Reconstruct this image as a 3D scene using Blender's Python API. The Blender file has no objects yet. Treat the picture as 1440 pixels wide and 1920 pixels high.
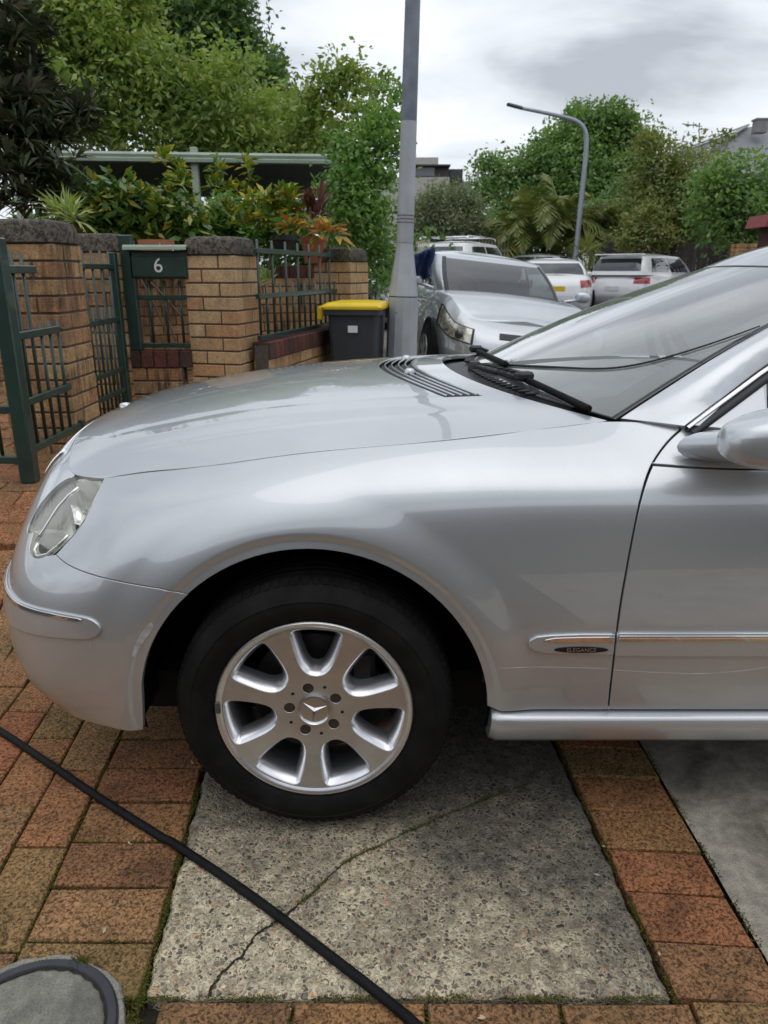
import bpy, math, random
import numpy as np
from mathutils import Vector, Matrix
from mathutils.geometry import delaunay_2d_cdt
SC = bpy.context.scene
COL = SC.collection
rnd = random.Random(7)
NR = np.random.RandomState(11)
R = math.radians

# ------------------------------------------------------------------ camera, sky, sun, exposure
FPX, CAMH, HOR = 1400.0, 1.25, 508.0
PITCH = math.atan((960 - HOR) / FPX)
CP, SP = math.cos(PITCH), math.sin(PITCH)
cd = bpy.data.cameras.new('camera')
cam = bpy.data.objects.new('camera', cd)
COL.objects.link(cam)
cam.location = (0, 0, CAMH)
cam.rotation_euler = (R(90) - PITCH, 0, 0)
cd.sensor_fit = 'AUTO'
cd.sensor_width = 36
cd.lens = FPX / 1920 * 36
cd.clip_start = 0.05
cd.clip_end = 2000
cd.dof.use_dof = True
cd.dof.focus_distance = 1.75
cd.dof.aperture_fstop = 9.0
SC.camera = cam

SUN_EL, SUN_AZ = R(76), R(150)
w = bpy.data.worlds.new('World')
SC.world = w
w.use_nodes = True
wt = w.node_tree
wt.nodes.clear()
def wn(t, **k):
    n = wt.nodes.new(t)
    for a, b in k.items():
        setattr(n, a, b)
    return n
def wl(a, b): wt.links.new(a, b)
out = wn('ShaderNodeOutputWorld')
add = wn('ShaderNodeAddShader')
sky = wn('ShaderNodeTexSky', sky_type='NISHITA', sun_disc=False, sun_elevation=SUN_EL, sun_rotation=SUN_AZ)
bg1 = wn('ShaderNodeBackground'); bg1.inputs['Strength'].default_value = 0.012
wl(sky.outputs[0], bg1.inputs[0])
tc = wn('ShaderNodeTexCoord')
sep = wn('ShaderNodeSeparateXYZ'); wl(tc.outputs['Generated'], sep.inputs[0])
zc = wn('ShaderNodeMath', operation='MAXIMUM'); wl(sep.outputs[2], zc.inputs[0]); zc.inputs[1].default_value = 0.0
za = wn('ShaderNodeMath', operation='ADD'); wl(zc.outputs[0], za.inputs[0]); za.inputs[1].default_value = 0.22
dx = wn('ShaderNodeMath', operation='DIVIDE'); wl(sep.outputs[0], dx.inputs[0]); wl(za.outputs[0], dx.inputs[1])
dy = wn('ShaderNodeMath', operation='DIVIDE'); wl(sep.outputs[1], dy.inputs[0]); wl(za.outputs[0], dy.inputs[1])
cmb = wn('ShaderNodeCombineXYZ'); wl(dx.outputs[0], cmb.inputs[0]); wl(dy.outputs[0], cmb.inputs[1])
mp = wn('ShaderNodeMapping'); wl(cmb.outputs[0], mp.inputs[0]); mp.inputs['Scale'].default_value = (0.75, 1.25, 1); mp.inputs['Location'].default_value = (3.1, 0.35, 0)
nz = wn('ShaderNodeTexNoise'); wl(mp.outputs[0], nz.inputs['Vector']); nz.inputs['Scale'].default_value = 1.15; nz.inputs['Detail'].default_value = 7; nz.inputs['Roughness'].default_value = 0.5; nz.inputs['Distortion'].default_value = 0.35
cr = wn('ShaderNodeValToRGB'); wl(nz.outputs[0], cr.inputs[0])
e = cr.color_ramp.elements
e[0].position = 0.40; e[0].color = (0.40, 0.42, 0.45, 1)
e[1].position = 0.61; e[1].color = (0.83, 0.858, 0.895, 1)
m = cr.color_ramp.elements.new(0.5); m.color = (0.675, 0.70, 0.74, 1)
bg2 = wn('ShaderNodeBackground'); wl(cr.outputs[0], bg2.inputs[0]); bg2.inputs['Strength'].default_value = 0.86
wl(bg1.outputs[0], add.inputs[0]); wl(bg2.outputs[0], add.inputs[1]); wl(add.outputs[0], out.inputs[0])

sd = bpy.data.lights.new('sun', 'SUN'); sun = bpy.data.objects.new('sun', sd); COL.objects.link(sun)
sd.energy = 0.5; sd.angle = R(60); sd.color = (1.0, 0.97, 0.92)
sdir = Vector((math.sin(SUN_AZ) * math.cos(SUN_EL), math.cos(SUN_AZ) * math.cos(SUN_EL), math.sin(SUN_EL)))
sun.rotation_euler = sdir.to_track_quat('Z', 'Y').to_euler()
sun.location = (0, 0, 20)
SC.view_settings.view_transform = 'Standard'
SC.view_settings.look = 'None'
SC.view_settings.gamma = 1
SC.view_settings.exposure = 0.45
SC.cycles.max_bounces = 8
SC.cycles.transparent_max_bounces = 16
SC.cycles.caustics_reflective = False
SC.cycles.caustics_refractive = False

# ------------------------------------------------------------------ where a direction seen in the photograph meets a given depth Y or height Z
def ray(u, v):
    x = (u - 720) / FPX; y = (960 - v) / FPX
    return np.array([x, CP + y * SP, -SP + y * CP])
def W(u, v, Y):
    d = ray(u, v); t = Y / d[1]
    return np.array([d[0] * t, Y, CAMH + d[2] * t])
def G(u, v, z=0.0):
    d = ray(u, v); t = (z - CAMH) / d[2]
    return np.array([d[0] * t, d[1] * t, z])
def proj(P):
    P = np.asarray(P, float)
    Z = P[..., 2] - CAMH
    dep = P[..., 1] * CP - Z * SP
    up = P[..., 1] * SP + Z * CP
    return np.stack([720 + FPX * P[..., 0] / dep, 960 - FPX * up / dep], -1)
def sst(a, b, x):
    t = np.clip((np.asarray(x, float) - a) / (b - a), 0, 1)
    return t * t * (3 - 2 * t)
def gz(x, y):
    """height of the terrain: rises to the garden wall on the left and slowly up the street"""
    return 0.33 * sst(2.2, 3.3, y) * sst(0.35, 1.15, -np.asarray(x, float)) + 0.02 * np.clip(np.asarray(y, float) - 12, 0, 30)

# ------------------------------------------------------------------ object helpers
def tag(o, label=None, cat=None, group=None, kind=None):
    if label: o['label'] = label
    if cat: o['category'] = cat
    if group: o['group'] = group
    if kind: o['kind'] = kind
    return o
def empty(name, loc, rz=0.0, label=None, cat=None, group=None):
    o = bpy.data.objects.new(name, None); COL.objects.link(o)
    o.location = [float(c) for c in loc]; o.rotation_euler = (0, 0, rz); o.empty_display_size = 0.1
    return tag(o, label, cat, group)
def mesh_obj(name, verts, faces, mat, parent=None, smooth=False, normals=None, auto=None):
    me = bpy.data.meshes.new(name)
    verts = np.asarray(verts, float)
    if isinstance(faces, np.ndarray) and len(faces):
        n, k = faces.shape
        me.vertices.add(len(verts)); me.vertices.foreach_set('co', verts.astype(np.float32).ravel())
        me.loops.add(n * k); me.loops.foreach_set('vertex_index', faces.astype(np.int32).ravel())
        me.polygons.add(n); me.polygons.foreach_set('loop_start', np.arange(0, n * k, k, dtype=np.int32))
        me.polygons.foreach_set('loop_total', np.full(n, k, dtype=np.int32))
        me.update(calc_edges=True)
    else:
        me.from_pydata([tuple(v) for v in verts], [], [tuple(int(i) for i in f) for f in faces])
        me.update()
    me.materials.append(mat)
    if smooth or normals is not None:
        me.polygons.foreach_set('use_smooth', [True] * len(me.polygons))
    if auto is not None:
        me.polygons.foreach_set('use_smooth', [True] * len(me.polygons))
        me.set_sharp_from_angle(angle=R(auto))
    if normals is not None:
        me.normals_split_custom_set_from_vertices([tuple(n) for n in normals])
    o = bpy.data.objects.new(name, me); COL.objects.link(o)
    if parent is not None: o.parent = parent
    return o
def copy_tree(o, parent=None):
    c = o.copy(); COL.objects.link(c)
    if parent is not None: c.parent = parent
    for ch in list(o.children): copy_tree(ch, c)
    return c

class MB:
    """collects shapes, then links them as one mesh object"""
    def __init__(s): s.v = []; s.f = []; s.n = 0
    def add(s, V, F):
        b = s.n
        s.v.append(np.asarray(V, float).reshape(-1, 3)); s.n += len(s.v[-1])
        s.f += [tuple(int(i) + b for i in f) for f in F]
        return s
    def box(s, c, d, rz=0.0, ch=0.0, M=None):
        """box of centre c, size d, chamfered on the vertical and horizontal edges by ch"""
        x, y, z = [k / 2 for k in d]
        ch = min(ch, x * .9, y * .9, z * .9)
        if ch <= 0:
            V = [(-x, -y, -z), (x, -y, -z), (x, y, -z), (-x, y, -z), (-x, -y, z), (x, -y, z), (x, y, z), (-x, y, z)]
            F = [(0, 3, 2, 1), (4, 5, 6, 7), (0, 1, 5, 4), (1, 2, 6, 5), (2, 3, 7, 6), (3, 0, 4, 7)]
        else:
            V = []
            for sx in (-1, 1):
                for sy in (-1, 1):
                    for sz in (-1, 1):
                        V += [(sx * x, sy * (y - ch), sz * (z - ch)), (sx * (x - ch), sy * y, sz * (z - ch)), (sx * (x - ch), sy * (y - ch), sz * z)]
            idx = lambda sx, sy, sz, k: ((sx > 0) * 4 + (sy > 0) * 2 + (sz > 0)) * 3 + k
            F = []
            for sg in (-1, 1):
                q = [(-1, -1), (1, -1), (1, 1), (-1, 1)]
                if sg < 0: q = q[::-1]
                F.append([idx(sg, a, b, 0) for a, b in q])
                F.append([idx(a, sg, b, 1) for a, b in q[::-1]])
                F.append([idx(a, b, sg, 2) for a, b in q])
            for a in (-1, 1):
                for b in (-1, 1):
                    F.append([idx(a, b, -1, 0), idx(a, b, -1, 1), idx(a, b, 1, 1), idx(a, b, 1, 0)][::(a * b > 0) * 2 - 1])
                    F.append([idx(a, -1, b, 0), idx(a, -1, b, 2), idx(a, 1, b, 2), idx(a, 1, b, 0)][::(a * b < 0) * 2 - 1])
                    F.append([idx(-1, a, b, 1), idx(-1, a, b, 2), idx(1, a, b, 2), idx(1, a, b, 1)][::(a * b > 0) * 2 - 1])
                    for c_ in (-1, 1):
                        F.append([idx(a, b, c_, 0), idx(a, b, c_, 1), idx(a, b, c_, 2)][::(a * b * c_ > 0) * 2 - 1])
        V = np.array(V)
        if M is not None:
            V = V @ np.array(M).T
        elif rz:
            cz, sz_ = math.cos(rz), math.sin(rz)
            V = np.stack([V[:, 0] * cz - V[:, 1] * sz_, V[:, 0] * sz_ + V[:, 1] * cz, V[:, 2]], 1)
        return s.add(V + np.array(c), F)
    def bar(s, a, b, w, h, ch=0.0, up=(0, 0, 1)):
        """box from a to b, w wide and h high"""
        a = np.array(a, float); b = np.array(b, float); d = b - a; L = np.linalg.norm(d); d /= L
        up = np.array(up, float)
        if abs(np.dot(up, d)) > .98: up = np.array((0, 1, 0.))
        r = np.cross(d, up); r /= np.linalg.norm(r); u = np.cross(r, d)
        return s.box((a + b) / 2, (L, w, h), ch=ch, M=np.stack([d, -r, u], 1))
    def tube(s, pts, rad, n=8, cap=True):
        P = np.array(pts, float); m = len(P)
        if np.isscalar(rad): rad = [rad] * m
        T = np.gradient(P, axis=0) if m > 2 else np.repeat([(P[1] - P[0])], 2, 0)
        T /= np.linalg.norm(T, axis=1)[:, None] + 1e-12
        up = np.array((0, 0, 1.)) if abs(T[0][2]) < .9 else np.array((1., 0, 0))
        V = []; r = np.cross(T[0], up); r /= np.linalg.norm(r)
        for i in range(m):
            r = r - T[i] * np.dot(r, T[i]); r /= np.linalg.norm(r) + 1e-12
            b = np.cross(T[i], r)
            for k in range(n):
                a = 2 * math.pi * k / n
                V.append(P[i] + rad[i] * (math.cos(a) * r + math.sin(a) * b))
        F = []
        for i in range(m - 1):
            for k in range(n):
                k2 = (k + 1) % n
                F.append((i * n + k, i * n + k2, (i + 1) * n + k2, (i + 1) * n + k))
        if cap:
            F.append(tuple(range(n))[::-1]); F.append(tuple((m - 1) * n + k for k in range(n)))
        return s.add(V, F)
    def lathe(s, prof, n=24, c=(0, 0, 0), axis='z', close=False, caps=True):
        """prof: list of (r, h) revolved about the axis"""
        V = []; m = len(prof)
        for r, h in prof:
            for k in range(n):
                a = 2 * math.pi * k / n; x, y = r * math.cos(a), r * math.sin(a)
                if axis == 'z': V.append((x + c[0], y + c[1], h + c[2]))
                else: V.append((x + c[0], h + c[1], y + c[2]))
        F = []
        for i in range(m - 1 + (1 if close else 0)):
            j = (i + 1) % m
            for k in range(n):
                k2 = (k + 1) % n
                f = (i * n + k, i * n + k2, j * n + k2, j * n + k)
                F.append(f if axis == 'z' else f[::-1])
        if not close and caps:
            if prof[0][0] > 1e-6: F.append(tuple(range(n))[::-1] if axis == 'z' else tuple(range(n)))
            if prof[-1][0] > 1e-6: F.append(tuple((m - 1) * n + k for k in range(n))[::(1 if axis == 'z' else -1)])
        return s.add(V, F)
    def grid(s, P):
        """P: (a, b, 3) array of points"""
        P = np.asarray(P, float); a, b, _ = P.shape
        F = [(i * b + j, (i + 1) * b + j, (i + 1) * b + j + 1, i * b + j + 1) for i in range(a - 1) for j in range(b - 1)]
        return s.add(P.reshape(-1, 3), F)
    def prism(s, poly, h, origin, ex, ey):
        """polygon (list of 2-D points) in the plane origin + x ex + y ey, thickened by h along ex x ey"""
        ex = np.array(ex, float); ey = np.array(ey, float); nn = np.cross(ex, ey); nn /= np.linalg.norm(nn)
        P = [np.array(origin) + p[0] * ex + p[1] * ey for p in poly]; n = len(P)
        V = P + [p + nn * h for p in P]
        F = [tuple(range(n))[::-1], tuple(range(n, 2 * n))] + [(i, (i + 1) % n, n + (i + 1) % n, n + i) for i in range(n)]
        return s.add(V, F)
    def build(s, name, mat, parent=None, smooth=False, auto=None, off=(0, 0, 0)):
        V = np.concatenate(s.v) - np.array(off)
        return mesh_obj(name, V, s.f, mat, parent, smooth=smooth, auto=auto)

# ------------------------------------------------------------------ materials
def mat_new(name):
    m = bpy.data.materials.new(name); m.use_nodes = True
    return m, m.node_tree, m.node_tree.nodes['Principled BSDF']
def ramp(nt, fac, stops):
    r = nt.nodes.new('ShaderNodeValToRGB'); nt.links.new(fac, r.inputs[0])
    el = r.color_ramp.elements
    while len(el) < len(stops): el.new(0.5)
    for q, (p, c) in zip(el, stops):
        q.position = p; q.color = (c[0], c[1], c[2], 1) if not np.isscalar(c) else (c, c, c, 1)
    return r.outputs[0]
def noise(nt, scale, detail=4, rough=.5, coord='Object', vec=None, dist=0):
    n = nt.nodes.new('ShaderNodeTexNoise'); n.inputs['Scale'].default_value = scale; n.inputs['Detail'].default_value = detail
    n.inputs['Roughness'].default_value = rough; n.inputs['Distortion'].default_value = dist
    if vec is None:
        t = nt.nodes.new('ShaderNodeTexCoord'); vec = t.outputs[coord]
    nt.links.new(vec, n.inputs['Vector'])
    return n.outputs[0]
def mix(nt, fac, a, b, mode='MIX'):
    m = nt.nodes.new('ShaderNodeMix'); m.data_type = 'RGBA'; m.blend_type = mode
    for s, v in ((m.inputs[0], fac), (m.inputs[6], a), (m.inputs[7], b)):
        if isinstance(v, (int, float)): s.default_value = v
        elif isinstance(v, tuple): s.default_value = (v[0], v[1], v[2], 1)
        else: nt.links.new(v, s)
    return m.outputs[2]
def math_(nt, op, a, b=0.0):
    m = nt.nodes.new('ShaderNodeMath'); m.operation = op
    for s, v in ((m.inputs[0], a), (m.inputs[1], b)):
        if isinstance(v, (int, float)): s.default_value = v
        else: nt.links.new(v, s)
    return m.outputs[0]
def bump(nt, bs, h, strength=.3, dist=.01):
    b = nt.nodes.new('ShaderNodeBump'); b.inputs['Strength'].default_value = strength; b.inputs['Distance'].default_value = dist
    nt.links.new(h, b.inputs['Height']); nt.links.new(b.outputs[0], bs.inputs['Normal'])
def simple(name, col, rough=.5, metal=0.0, var=.12, vs=6.0, coat=0.0, spec=.5, bmp=0.0, bs=60.0):
    m, nt, b = mat_new(name)
    f = noise(nt, vs, 5)
    lo = tuple(c * (1 - var) for c in col); hi = tuple(min(1, c * (1 + var)) for c in col)
    nt.links.new(ramp(nt, f, [(.3, lo), (.7, hi)]), b.inputs['Base Color'])
    b.inputs['Roughness'].default_value = rough; b.inputs['Metallic'].default_value = metal
    b.inputs['Coat Weight'].default_value = coat; b.inputs['Specular IOR Level'].default_value = spec
    b.inputs['Coat Roughness'].default_value = .03
    if bmp: bump(nt, b, noise(nt, bs, 6), bmp, .003)
    return m
def leafmat(name, cols, rough=.5, trans=.25, spec=.4):
    m, nt, b = mat_new(name)
    g = nt.nodes.new('ShaderNodeNewGeometry')
    c = ramp(nt, g.outputs['Random Per Island'], [(i / max(1, len(cols) - 1), c) for i, c in enumerate(cols)])
    big = noise(nt, 1.3, 3, coord='Object')
    c = mix(nt, 1.0, c, ramp(nt, big, [(.3, (.72, .78, .8)), (.7, (1.2, 1.15, 1.0))]), 'MULTIPLY')
    nt.links.new(c, b.inputs['Base Color'])
    b.inputs['Roughness'].default_value = rough; b.inputs['Specular IOR Level'].default_value = spec
    if trans:
        t = nt.nodes.new('ShaderNodeBsdfTranslucent'); nt.links.new(mix(nt, 1.0, c, (1.15, 1.25, .6), 'MULTIPLY'), t.inputs[0])
        mx = nt.nodes.new('ShaderNodeMixShader'); mx.inputs[0].default_value = trans
        nt.links.new(b.outputs[0], mx.inputs[1]); nt.links.new(t.outputs[0], mx.inputs[2])
        nt.links.new(mx.outputs[0], nt.nodes['Material Output'].inputs[0])
    return m
def paint(name, col, metal=.75, rough=.36, coat=1.0, dirt=.06):
    m, nt, b = mat_new(name)
    fl = noise(nt, 900, 2); d = noise(nt, 3.0, 6, .6)
    c = mix(nt, 1.0, (col[0], col[1], col[2]), ramp(nt, fl, [(.35, .94), (.65, 1.05)]), 'MULTIPLY')
    c = mix(nt, 1.0, c, ramp(nt, d, [(.35, 1 - dirt), (.6, 1.0)]), 'MULTIPLY')
    nt.links.new(c, b.inputs['Base Color'])
    b.inputs['Metallic'].default_value = metal
    nt.links.new(ramp(nt, d, [(.3, rough + .05), (.7, rough - .02)]), b.inputs['Roughness'])
    b.inputs['Coat Weight'].default_value = coat; b.inputs['Coat Roughness'].default_value = .02; b.inputs['Coat IOR'].default_value = 1.75
    return m
def glassmat(name, tint=(.75, .85, .83), refl=1.0, ior=1.52, rough=.0):
    """a thin pane: see-through where faced, mirror-like at grazing angles"""
    m, nt, b = mat_new(name); nt.nodes.remove(b)
    tr = nt.nodes.new('ShaderNodeBsdfTransparent'); tr.inputs[0].default_value = (*tint, 1)
    gl = nt.nodes.new('ShaderNodeBsdfGlossy'); gl.inputs['Roughness'].default_value = rough
    fr = nt.nodes.new('ShaderNodeFresnel'); gb = nt.nodes.new('ShaderNodeNewGeometry'); nt.links.new(math_(nt, 'ADD', ior, math_(nt, 'MULTIPLY', gb.outputs['Backfacing'], 1 / ior - ior)), fr.inputs[0])
    k = math_(nt, 'MULTIPLY', fr.outputs[0], refl); k = math_(nt, 'MINIMUM', k, 1.0)
    mx = nt.nodes.new('ShaderNodeMixShader'); nt.links.new(k, mx.inputs[0])
    nt.links.new(tr.outputs[0], mx.inputs[1]); nt.links.new(gl.outputs[0], mx.inputs[2])
    nt.links.new(mx.outputs[0], nt.nodes['Material Output'].inputs[0])
    return m
M = {}
M['silver'] = paint('silver_paint', (.565, .59, .615), .68, .36)
for _k in ('rubber', 'liner', 'under', 'black'): pass
M['chrome'] = simple('chrome', (.85, .85, .86), .06, 1.0, .03)
M['satin'] = simple('satin_metal', (.62, .62, .63), .3, 1.0, .05)
M['black'] = simple('black_plastic', (.012, .013, .015), .45, 0, .2, bmp=.1, bs=300)
M['rubber'] = simple('rubber', (.008, .0078, .0075), .75, 0, .6, 14, spec=.2, bmp=.12, bs=120)
M['liner'] = simple('wheel_arch_liner', (.006, .007, .009), .85, 0, .3, spec=.15)
M['under'] = simple('dark_inner_structure', (.01, .01, .01), .9, 0, .1)
M['alloy'] = simple('alloy', (.60, .59, .59), .32, .85, .06, 30, coat=.6)
M['alloy_b'] = simple('alloy_bright', (.80, .81, .84), .27, .9, .05, 30, coat=.4)
M['lens'] = glassmat('lamp_lens', (.93, .93, .88), 1.0, 1.45)
M['screen'] = glassmat('windscreen_glass', (.80, .86, .84), 2.8, 1.55)
_nt = M['screen'].node_tree; _mx = [n for n in _nt.nodes if n.type == 'MIX_SHADER'][0]; _df = _nt.nodes.new('ShaderNodeBsdfDiffuse'); _df.inputs[0].default_value = (.55, .58, .57, 1)
_m2 = _nt.nodes.new('ShaderNodeMixShader'); _nt.links.new(ramp(_nt, noise(_nt, 5, 6), [(.3, .12), (.7, .24)]), _m2.inputs[0]); _nt.links.new(_mx.outputs[0], _m2.inputs[1]); _nt.links.new(_df.outputs[0], _m2.inputs[2]); _nt.links.new(_m2.outputs[0], _nt.nodes['Material Output'].inputs[0])
M['side_glass'] = glassmat('side_window_glass', (.42, .50, .50), 1.2)
M['reflector'] = simple('lamp_reflector', (.78, .78, .73), .26, 1.0, .05)
M['cabin'] = simple('cabin_trim', (.20, .205, .21), .75, 0, .2)
M['seat'] = simple('seat_leather', (.34, .33, .31), .55, 0, .2)
# ------------------------------------------------------------------ smooth surfaces through a net of measured points
def card(kn, x, der=False):
    """cardinal basis of the natural cubic spline on knots kn, evaluated at x -> (len(x), len(kn))"""
    kn = np.asarray(kn, float); n = len(kn); h = np.diff(kn)
    A = np.zeros((n, n)); B = np.zeros((n, n)); A[0, 0] = A[-1, -1] = 1
    for i in range(1, n - 1):
        A[i, i - 1] = h[i - 1]; A[i, i] = 2 * (h[i - 1] + h[i]); A[i, i + 1] = h[i]
        B[i, i - 1] = 6 / h[i - 1]; B[i, i] = -6 / h[i - 1] - 6 / h[i]; B[i, i + 1] = 6 / h[i]
    K = np.linalg.solve(A, B)
    x = np.asarray(x, float); k = np.clip(np.searchsorted(kn, x) - 1, 0, n - 2)
    hk = h[k]; a = (kn[k + 1] - x) / hk; b = 1 - a
    E_ = np.eye(n)
    return a[:, None] * E_[k] + b[:, None] * E_[k + 1] + ((a ** 3 - a) * hk ** 2 / 6)[:, None] * K[k] + ((b ** 3 - b) * hk ** 2 / 6)[:, None] * K[k + 1]
class Net:
    def __init__(s, P, us, vs, disp=None, flip=False):
        s.P = np.asarray(P, float); s.us = us; s.vs = vs; s.disp = disp; s.sg = -1 if flip else 1
    def raw(s, u, v):
        return np.einsum('ni,nj,ijk->nk', card(s.us, u), card(s.vs, v), s.P)
    def nrm(s, f, u, v, e=1e-3):
        a = f(u + e, v) - f(u - e, v); b = f(u, v + e) - f(u, v - e)
        n = np.cross(a, b) * s.sg
        return n / (np.linalg.norm(n, axis=1)[:, None] + 1e-12)
    def pos(s, u, v):
        p = s.raw(u, v)
        if s.disp is not None: p = p + s.nrm(s.raw, u, v) * s.disp(p)[:, None]
        return p
    def both(s, u, v):
        u = np.atleast_1d(np.asarray(u, float)); v = np.atleast_1d(np.asarray(v, float))
        return s.pos(u, v), s.nrm(s.pos, u, v)
    def table(s, fn, nu=500, nv=120):
        U, V = np.meshgrid(np.linspace(s.us[0], s.us[-1], nu), np.linspace(s.vs[0], s.vs[-1], nv), indexing='ij')
        U = U.ravel(); V = V.ravel(); P, N = s.both(U, V)
        return U, V, fn(P), P, N
    def invert(s, T, fn, q, mask=None):
        """parameters (u, v) whose image under fn is q"""
        U, V, F, P, N = T
        res = []
        for t in q:
            d = ((F - np.array(t)) ** 2).sum(1)
            if mask is not None: d = np.where(mask, d, 1e12)
            k = int(np.argmin(d)); u, v = U[k], V[k]
            for _ in range(6):
                f0 = fn(s.pos(np.array([u, u + 1e-4, u]), np.array([v, v, v + 1e-4])))
                J = np.stack([(f0[1] - f0[0]) / 1e-4, (f0[2] - f0[0]) / 1e-4], 1)
                try: st = np.linalg.solve(J, np.array(t) - f0[0])
                except Exception: break
                m_ = np.abs(st).max()
                if m_ > .03: st *= .03 / m_
                u += st[0]; v += st[1]
            if abs(u - U[k]) + abs(v - V[k]) > .12: u, v = U[k], V[k]
            res.append((u, v))
        return np.array(res)
def pip(pts, poly):
    x, y = pts[:, 0], pts[:, 1]; ins = np.zeros(len(pts), bool); n = len(poly)
    for i in range(n):
        x1, y1 = poly[i]; x2, y2 = poly[(i + 1) % n]
        if y1 == y2: continue
        c = ((y1 > y) != (y2 > y)) & (x < (x2 - x1) * (y - y1) / (y2 - y1) + x1)
        ins ^= c
    return ins
def pdist(pts, poly):
    d = np.full(len(pts), 1e9); n = len(poly)
    for i in range(n):
        a = np.array(poly[i]); b = np.array(poly[(i + 1) % n]); ab = b - a; L = ab @ ab
        if L < 1e-14: continue
        t = np.clip(((pts - a) @ ab) / L, 0, 1)
        d = np.minimum(d, np.linalg.norm(pts - a - t[:, None] * ab, axis=1))
    return d
def resample(poly, h, closed=True, smooth=0):
    P = np.array(poly, float)
    if smooth:
        for _ in range(smooth):
            Q = []
            n = len(P)
            for i in range(n if closed else n - 1):
                a, b = P[i], P[(i + 1) % n]; Q += [a * .75 + b * .25, a * .25 + b * .75]
            if not closed: Q = [P[0]] + Q + [P[-1]]
            P = np.array(Q)
    out_ = []; n = len(P)
    for i in range(n if closed else n - 1):
        a, b = P[i], P[(i + 1) % n]; L = np.linalg.norm(b - a); k = max(1, int(round(L / h)))
        if L < 1e-7: continue
        out_ += [a + (b - a) * j / k for j in range(k)]
    if not closed: out_.append(P[-1])
    return np.array(out_)
def inset(poly, d):
    P = np.array(poly, float); n = len(P)
    A = 0.5 * np.sum(P[:, 0] * np.roll(P[:, 1], -1) - np.roll(P[:, 0], -1) * P[:, 1])
    T = np.roll(P, -1, 0) - np.roll(P, 1, 0); T /= np.linalg.norm(T, axis=1)[:, None] + 1e-12
    N = np.stack([-T[:, 1], T[:, 0]], 1) * (1 if A > 0 else -1)
    return P + N * d
def panel(name, net, outline, mat, parent, holes=(), extra=None, h=.016, gap=.0018, off=0.0, lip=.0016, depth=.014, origin=(0, 0, 0), dz=None):
    """sheet trimmed to outline (parameters), with rounded returned edges and exact normals"""
    O = inset(resample(outline, h), gap); H = [inset(resample(q, h * .7), -gap) for q in holes]
    lo, hi = O.min(0), O.max(0)
    gx, gy = np.meshgrid(np.arange(lo[0], hi[0], h), np.arange(lo[1], hi[1], h), indexing='ij')
    gy = gy + (np.arange(gx.shape[0]) % 2)[:, None] * h * .5
    g = np.stack([gx.ravel(), gy.ravel()], 1)
    k = pip(g, O) & (pdist(g, O) > h * .45)
    for q in H: k &= ~pip(g, q) & (pdist(g, q) > h * .4)
    g = g[k]
    if extra is not None:
        ex = np.asarray(extra); ex = ex[pip(ex, O) & (pdist(ex, O) > .003)]
        for q in H: ex = ex[~pip(ex, q) & (pdist(ex, q) > .003)]
        if len(ex):
            dmin = np.array([((ex - q_) ** 2).sum(1).min() for q_ in g]); g = np.concatenate([g[dmin > (h * .5) ** 2], ex])
    pts = [O]; edges = []; b = 0
    for L in [O] + H:
        n = len(L); edges += [(b + i, b + (i + 1) % n) for i in range(n)]; b += n
    allp = np.concatenate([O] + H + [g])
    vs, es, fs, *_ = delaunay_2d_cdt([Vector(p) for p in allp], edges, [], 0, 1e-6)
    vs = np.array([(p.x, p.y) for p in vs]); fs = np.array([f for f in fs if len(f) == 3])
    c = vs[fs].mean(1)
    k = pip(c, O)
    for q in H: k &= ~pip(c, q)
    fs = fs[k]
    used = np.unique(fs); mp_ = -np.ones(len(vs), int); mp_[used] = np.arange(len(used)); fs = mp_[fs]; vs = vs[used]
    a2 = (vs[fs[:, 1]] - vs[fs[:, 0]]); b2 = (vs[fs[:, 2]] - vs[fs[:, 0]])
    s_ = a2[:, 0] * b2[:, 1] - a2[:, 1] * b2[:, 0]
    fs[s_ < 0] = fs[s_ < 0][:, ::-1]
    if net.sg < 0: fs = fs[:, ::-1]
    P, N = net.both(vs[:, 0], vs[:, 1]); P = P + N * off
    if dz is not None: P = P + N * dz(vs, P)[:, None]
    # boundary
    E1 = set()
    for f in fs:
        for i in range(3): E1.add((int(f[i]), int(f[(i + 1) % 3])))
    bd = [e_ for e_ in E1 if (e_[1], e_[0]) not in E1]
    od = np.zeros((len(P), 3))
    for a, b_ in bd:
        t = P[b_] - P[a]; t /= np.linalg.norm(t) + 1e-12
        o = np.cross(t, (N[a] + N[b_]) / 2); od[a] += o; od[b_] += o
    bv = sorted({a for e_ in bd for a in e_}); ix = {a: i for i, a in enumerate(bv)}
    o = od[bv]; o /= np.linalg.norm(o, axis=1)[:, None] + 1e-12
    Pb, Nb = P[bv], N[bv]; n0 = len(P); nb = len(bv)
    r1 = Pb + o * lip * .7 - Nb * lip * .3; r2 = Pb + o * lip - Nb * lip; r3 = Pb + o * lip * .9 - Nb * depth
    nn = lambda q: q / np.linalg.norm(q, axis=1)[:, None]
    V = np.concatenate([P, r1, r2, r3]); NN = np.concatenate([N, nn(Nb + o), nn(o + Nb * .15), nn(o)])
    F = [tuple(f) for f in fs]
    for a, b_ in bd:
        i, j = ix[a], ix[b_]
        F.append((b_, a, n0 + i, n0 + j)); F.append((n0 + j, n0 + i, n0 + nb + i, n0 + nb + j)); F.append((n0 + nb + j, n0 + nb + i, n0 + 2 * nb + i, n0 + 2 * nb + j))
    return mesh_obj(name, V - np.array(origin), F, mat, parent, normals=NN)

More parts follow.
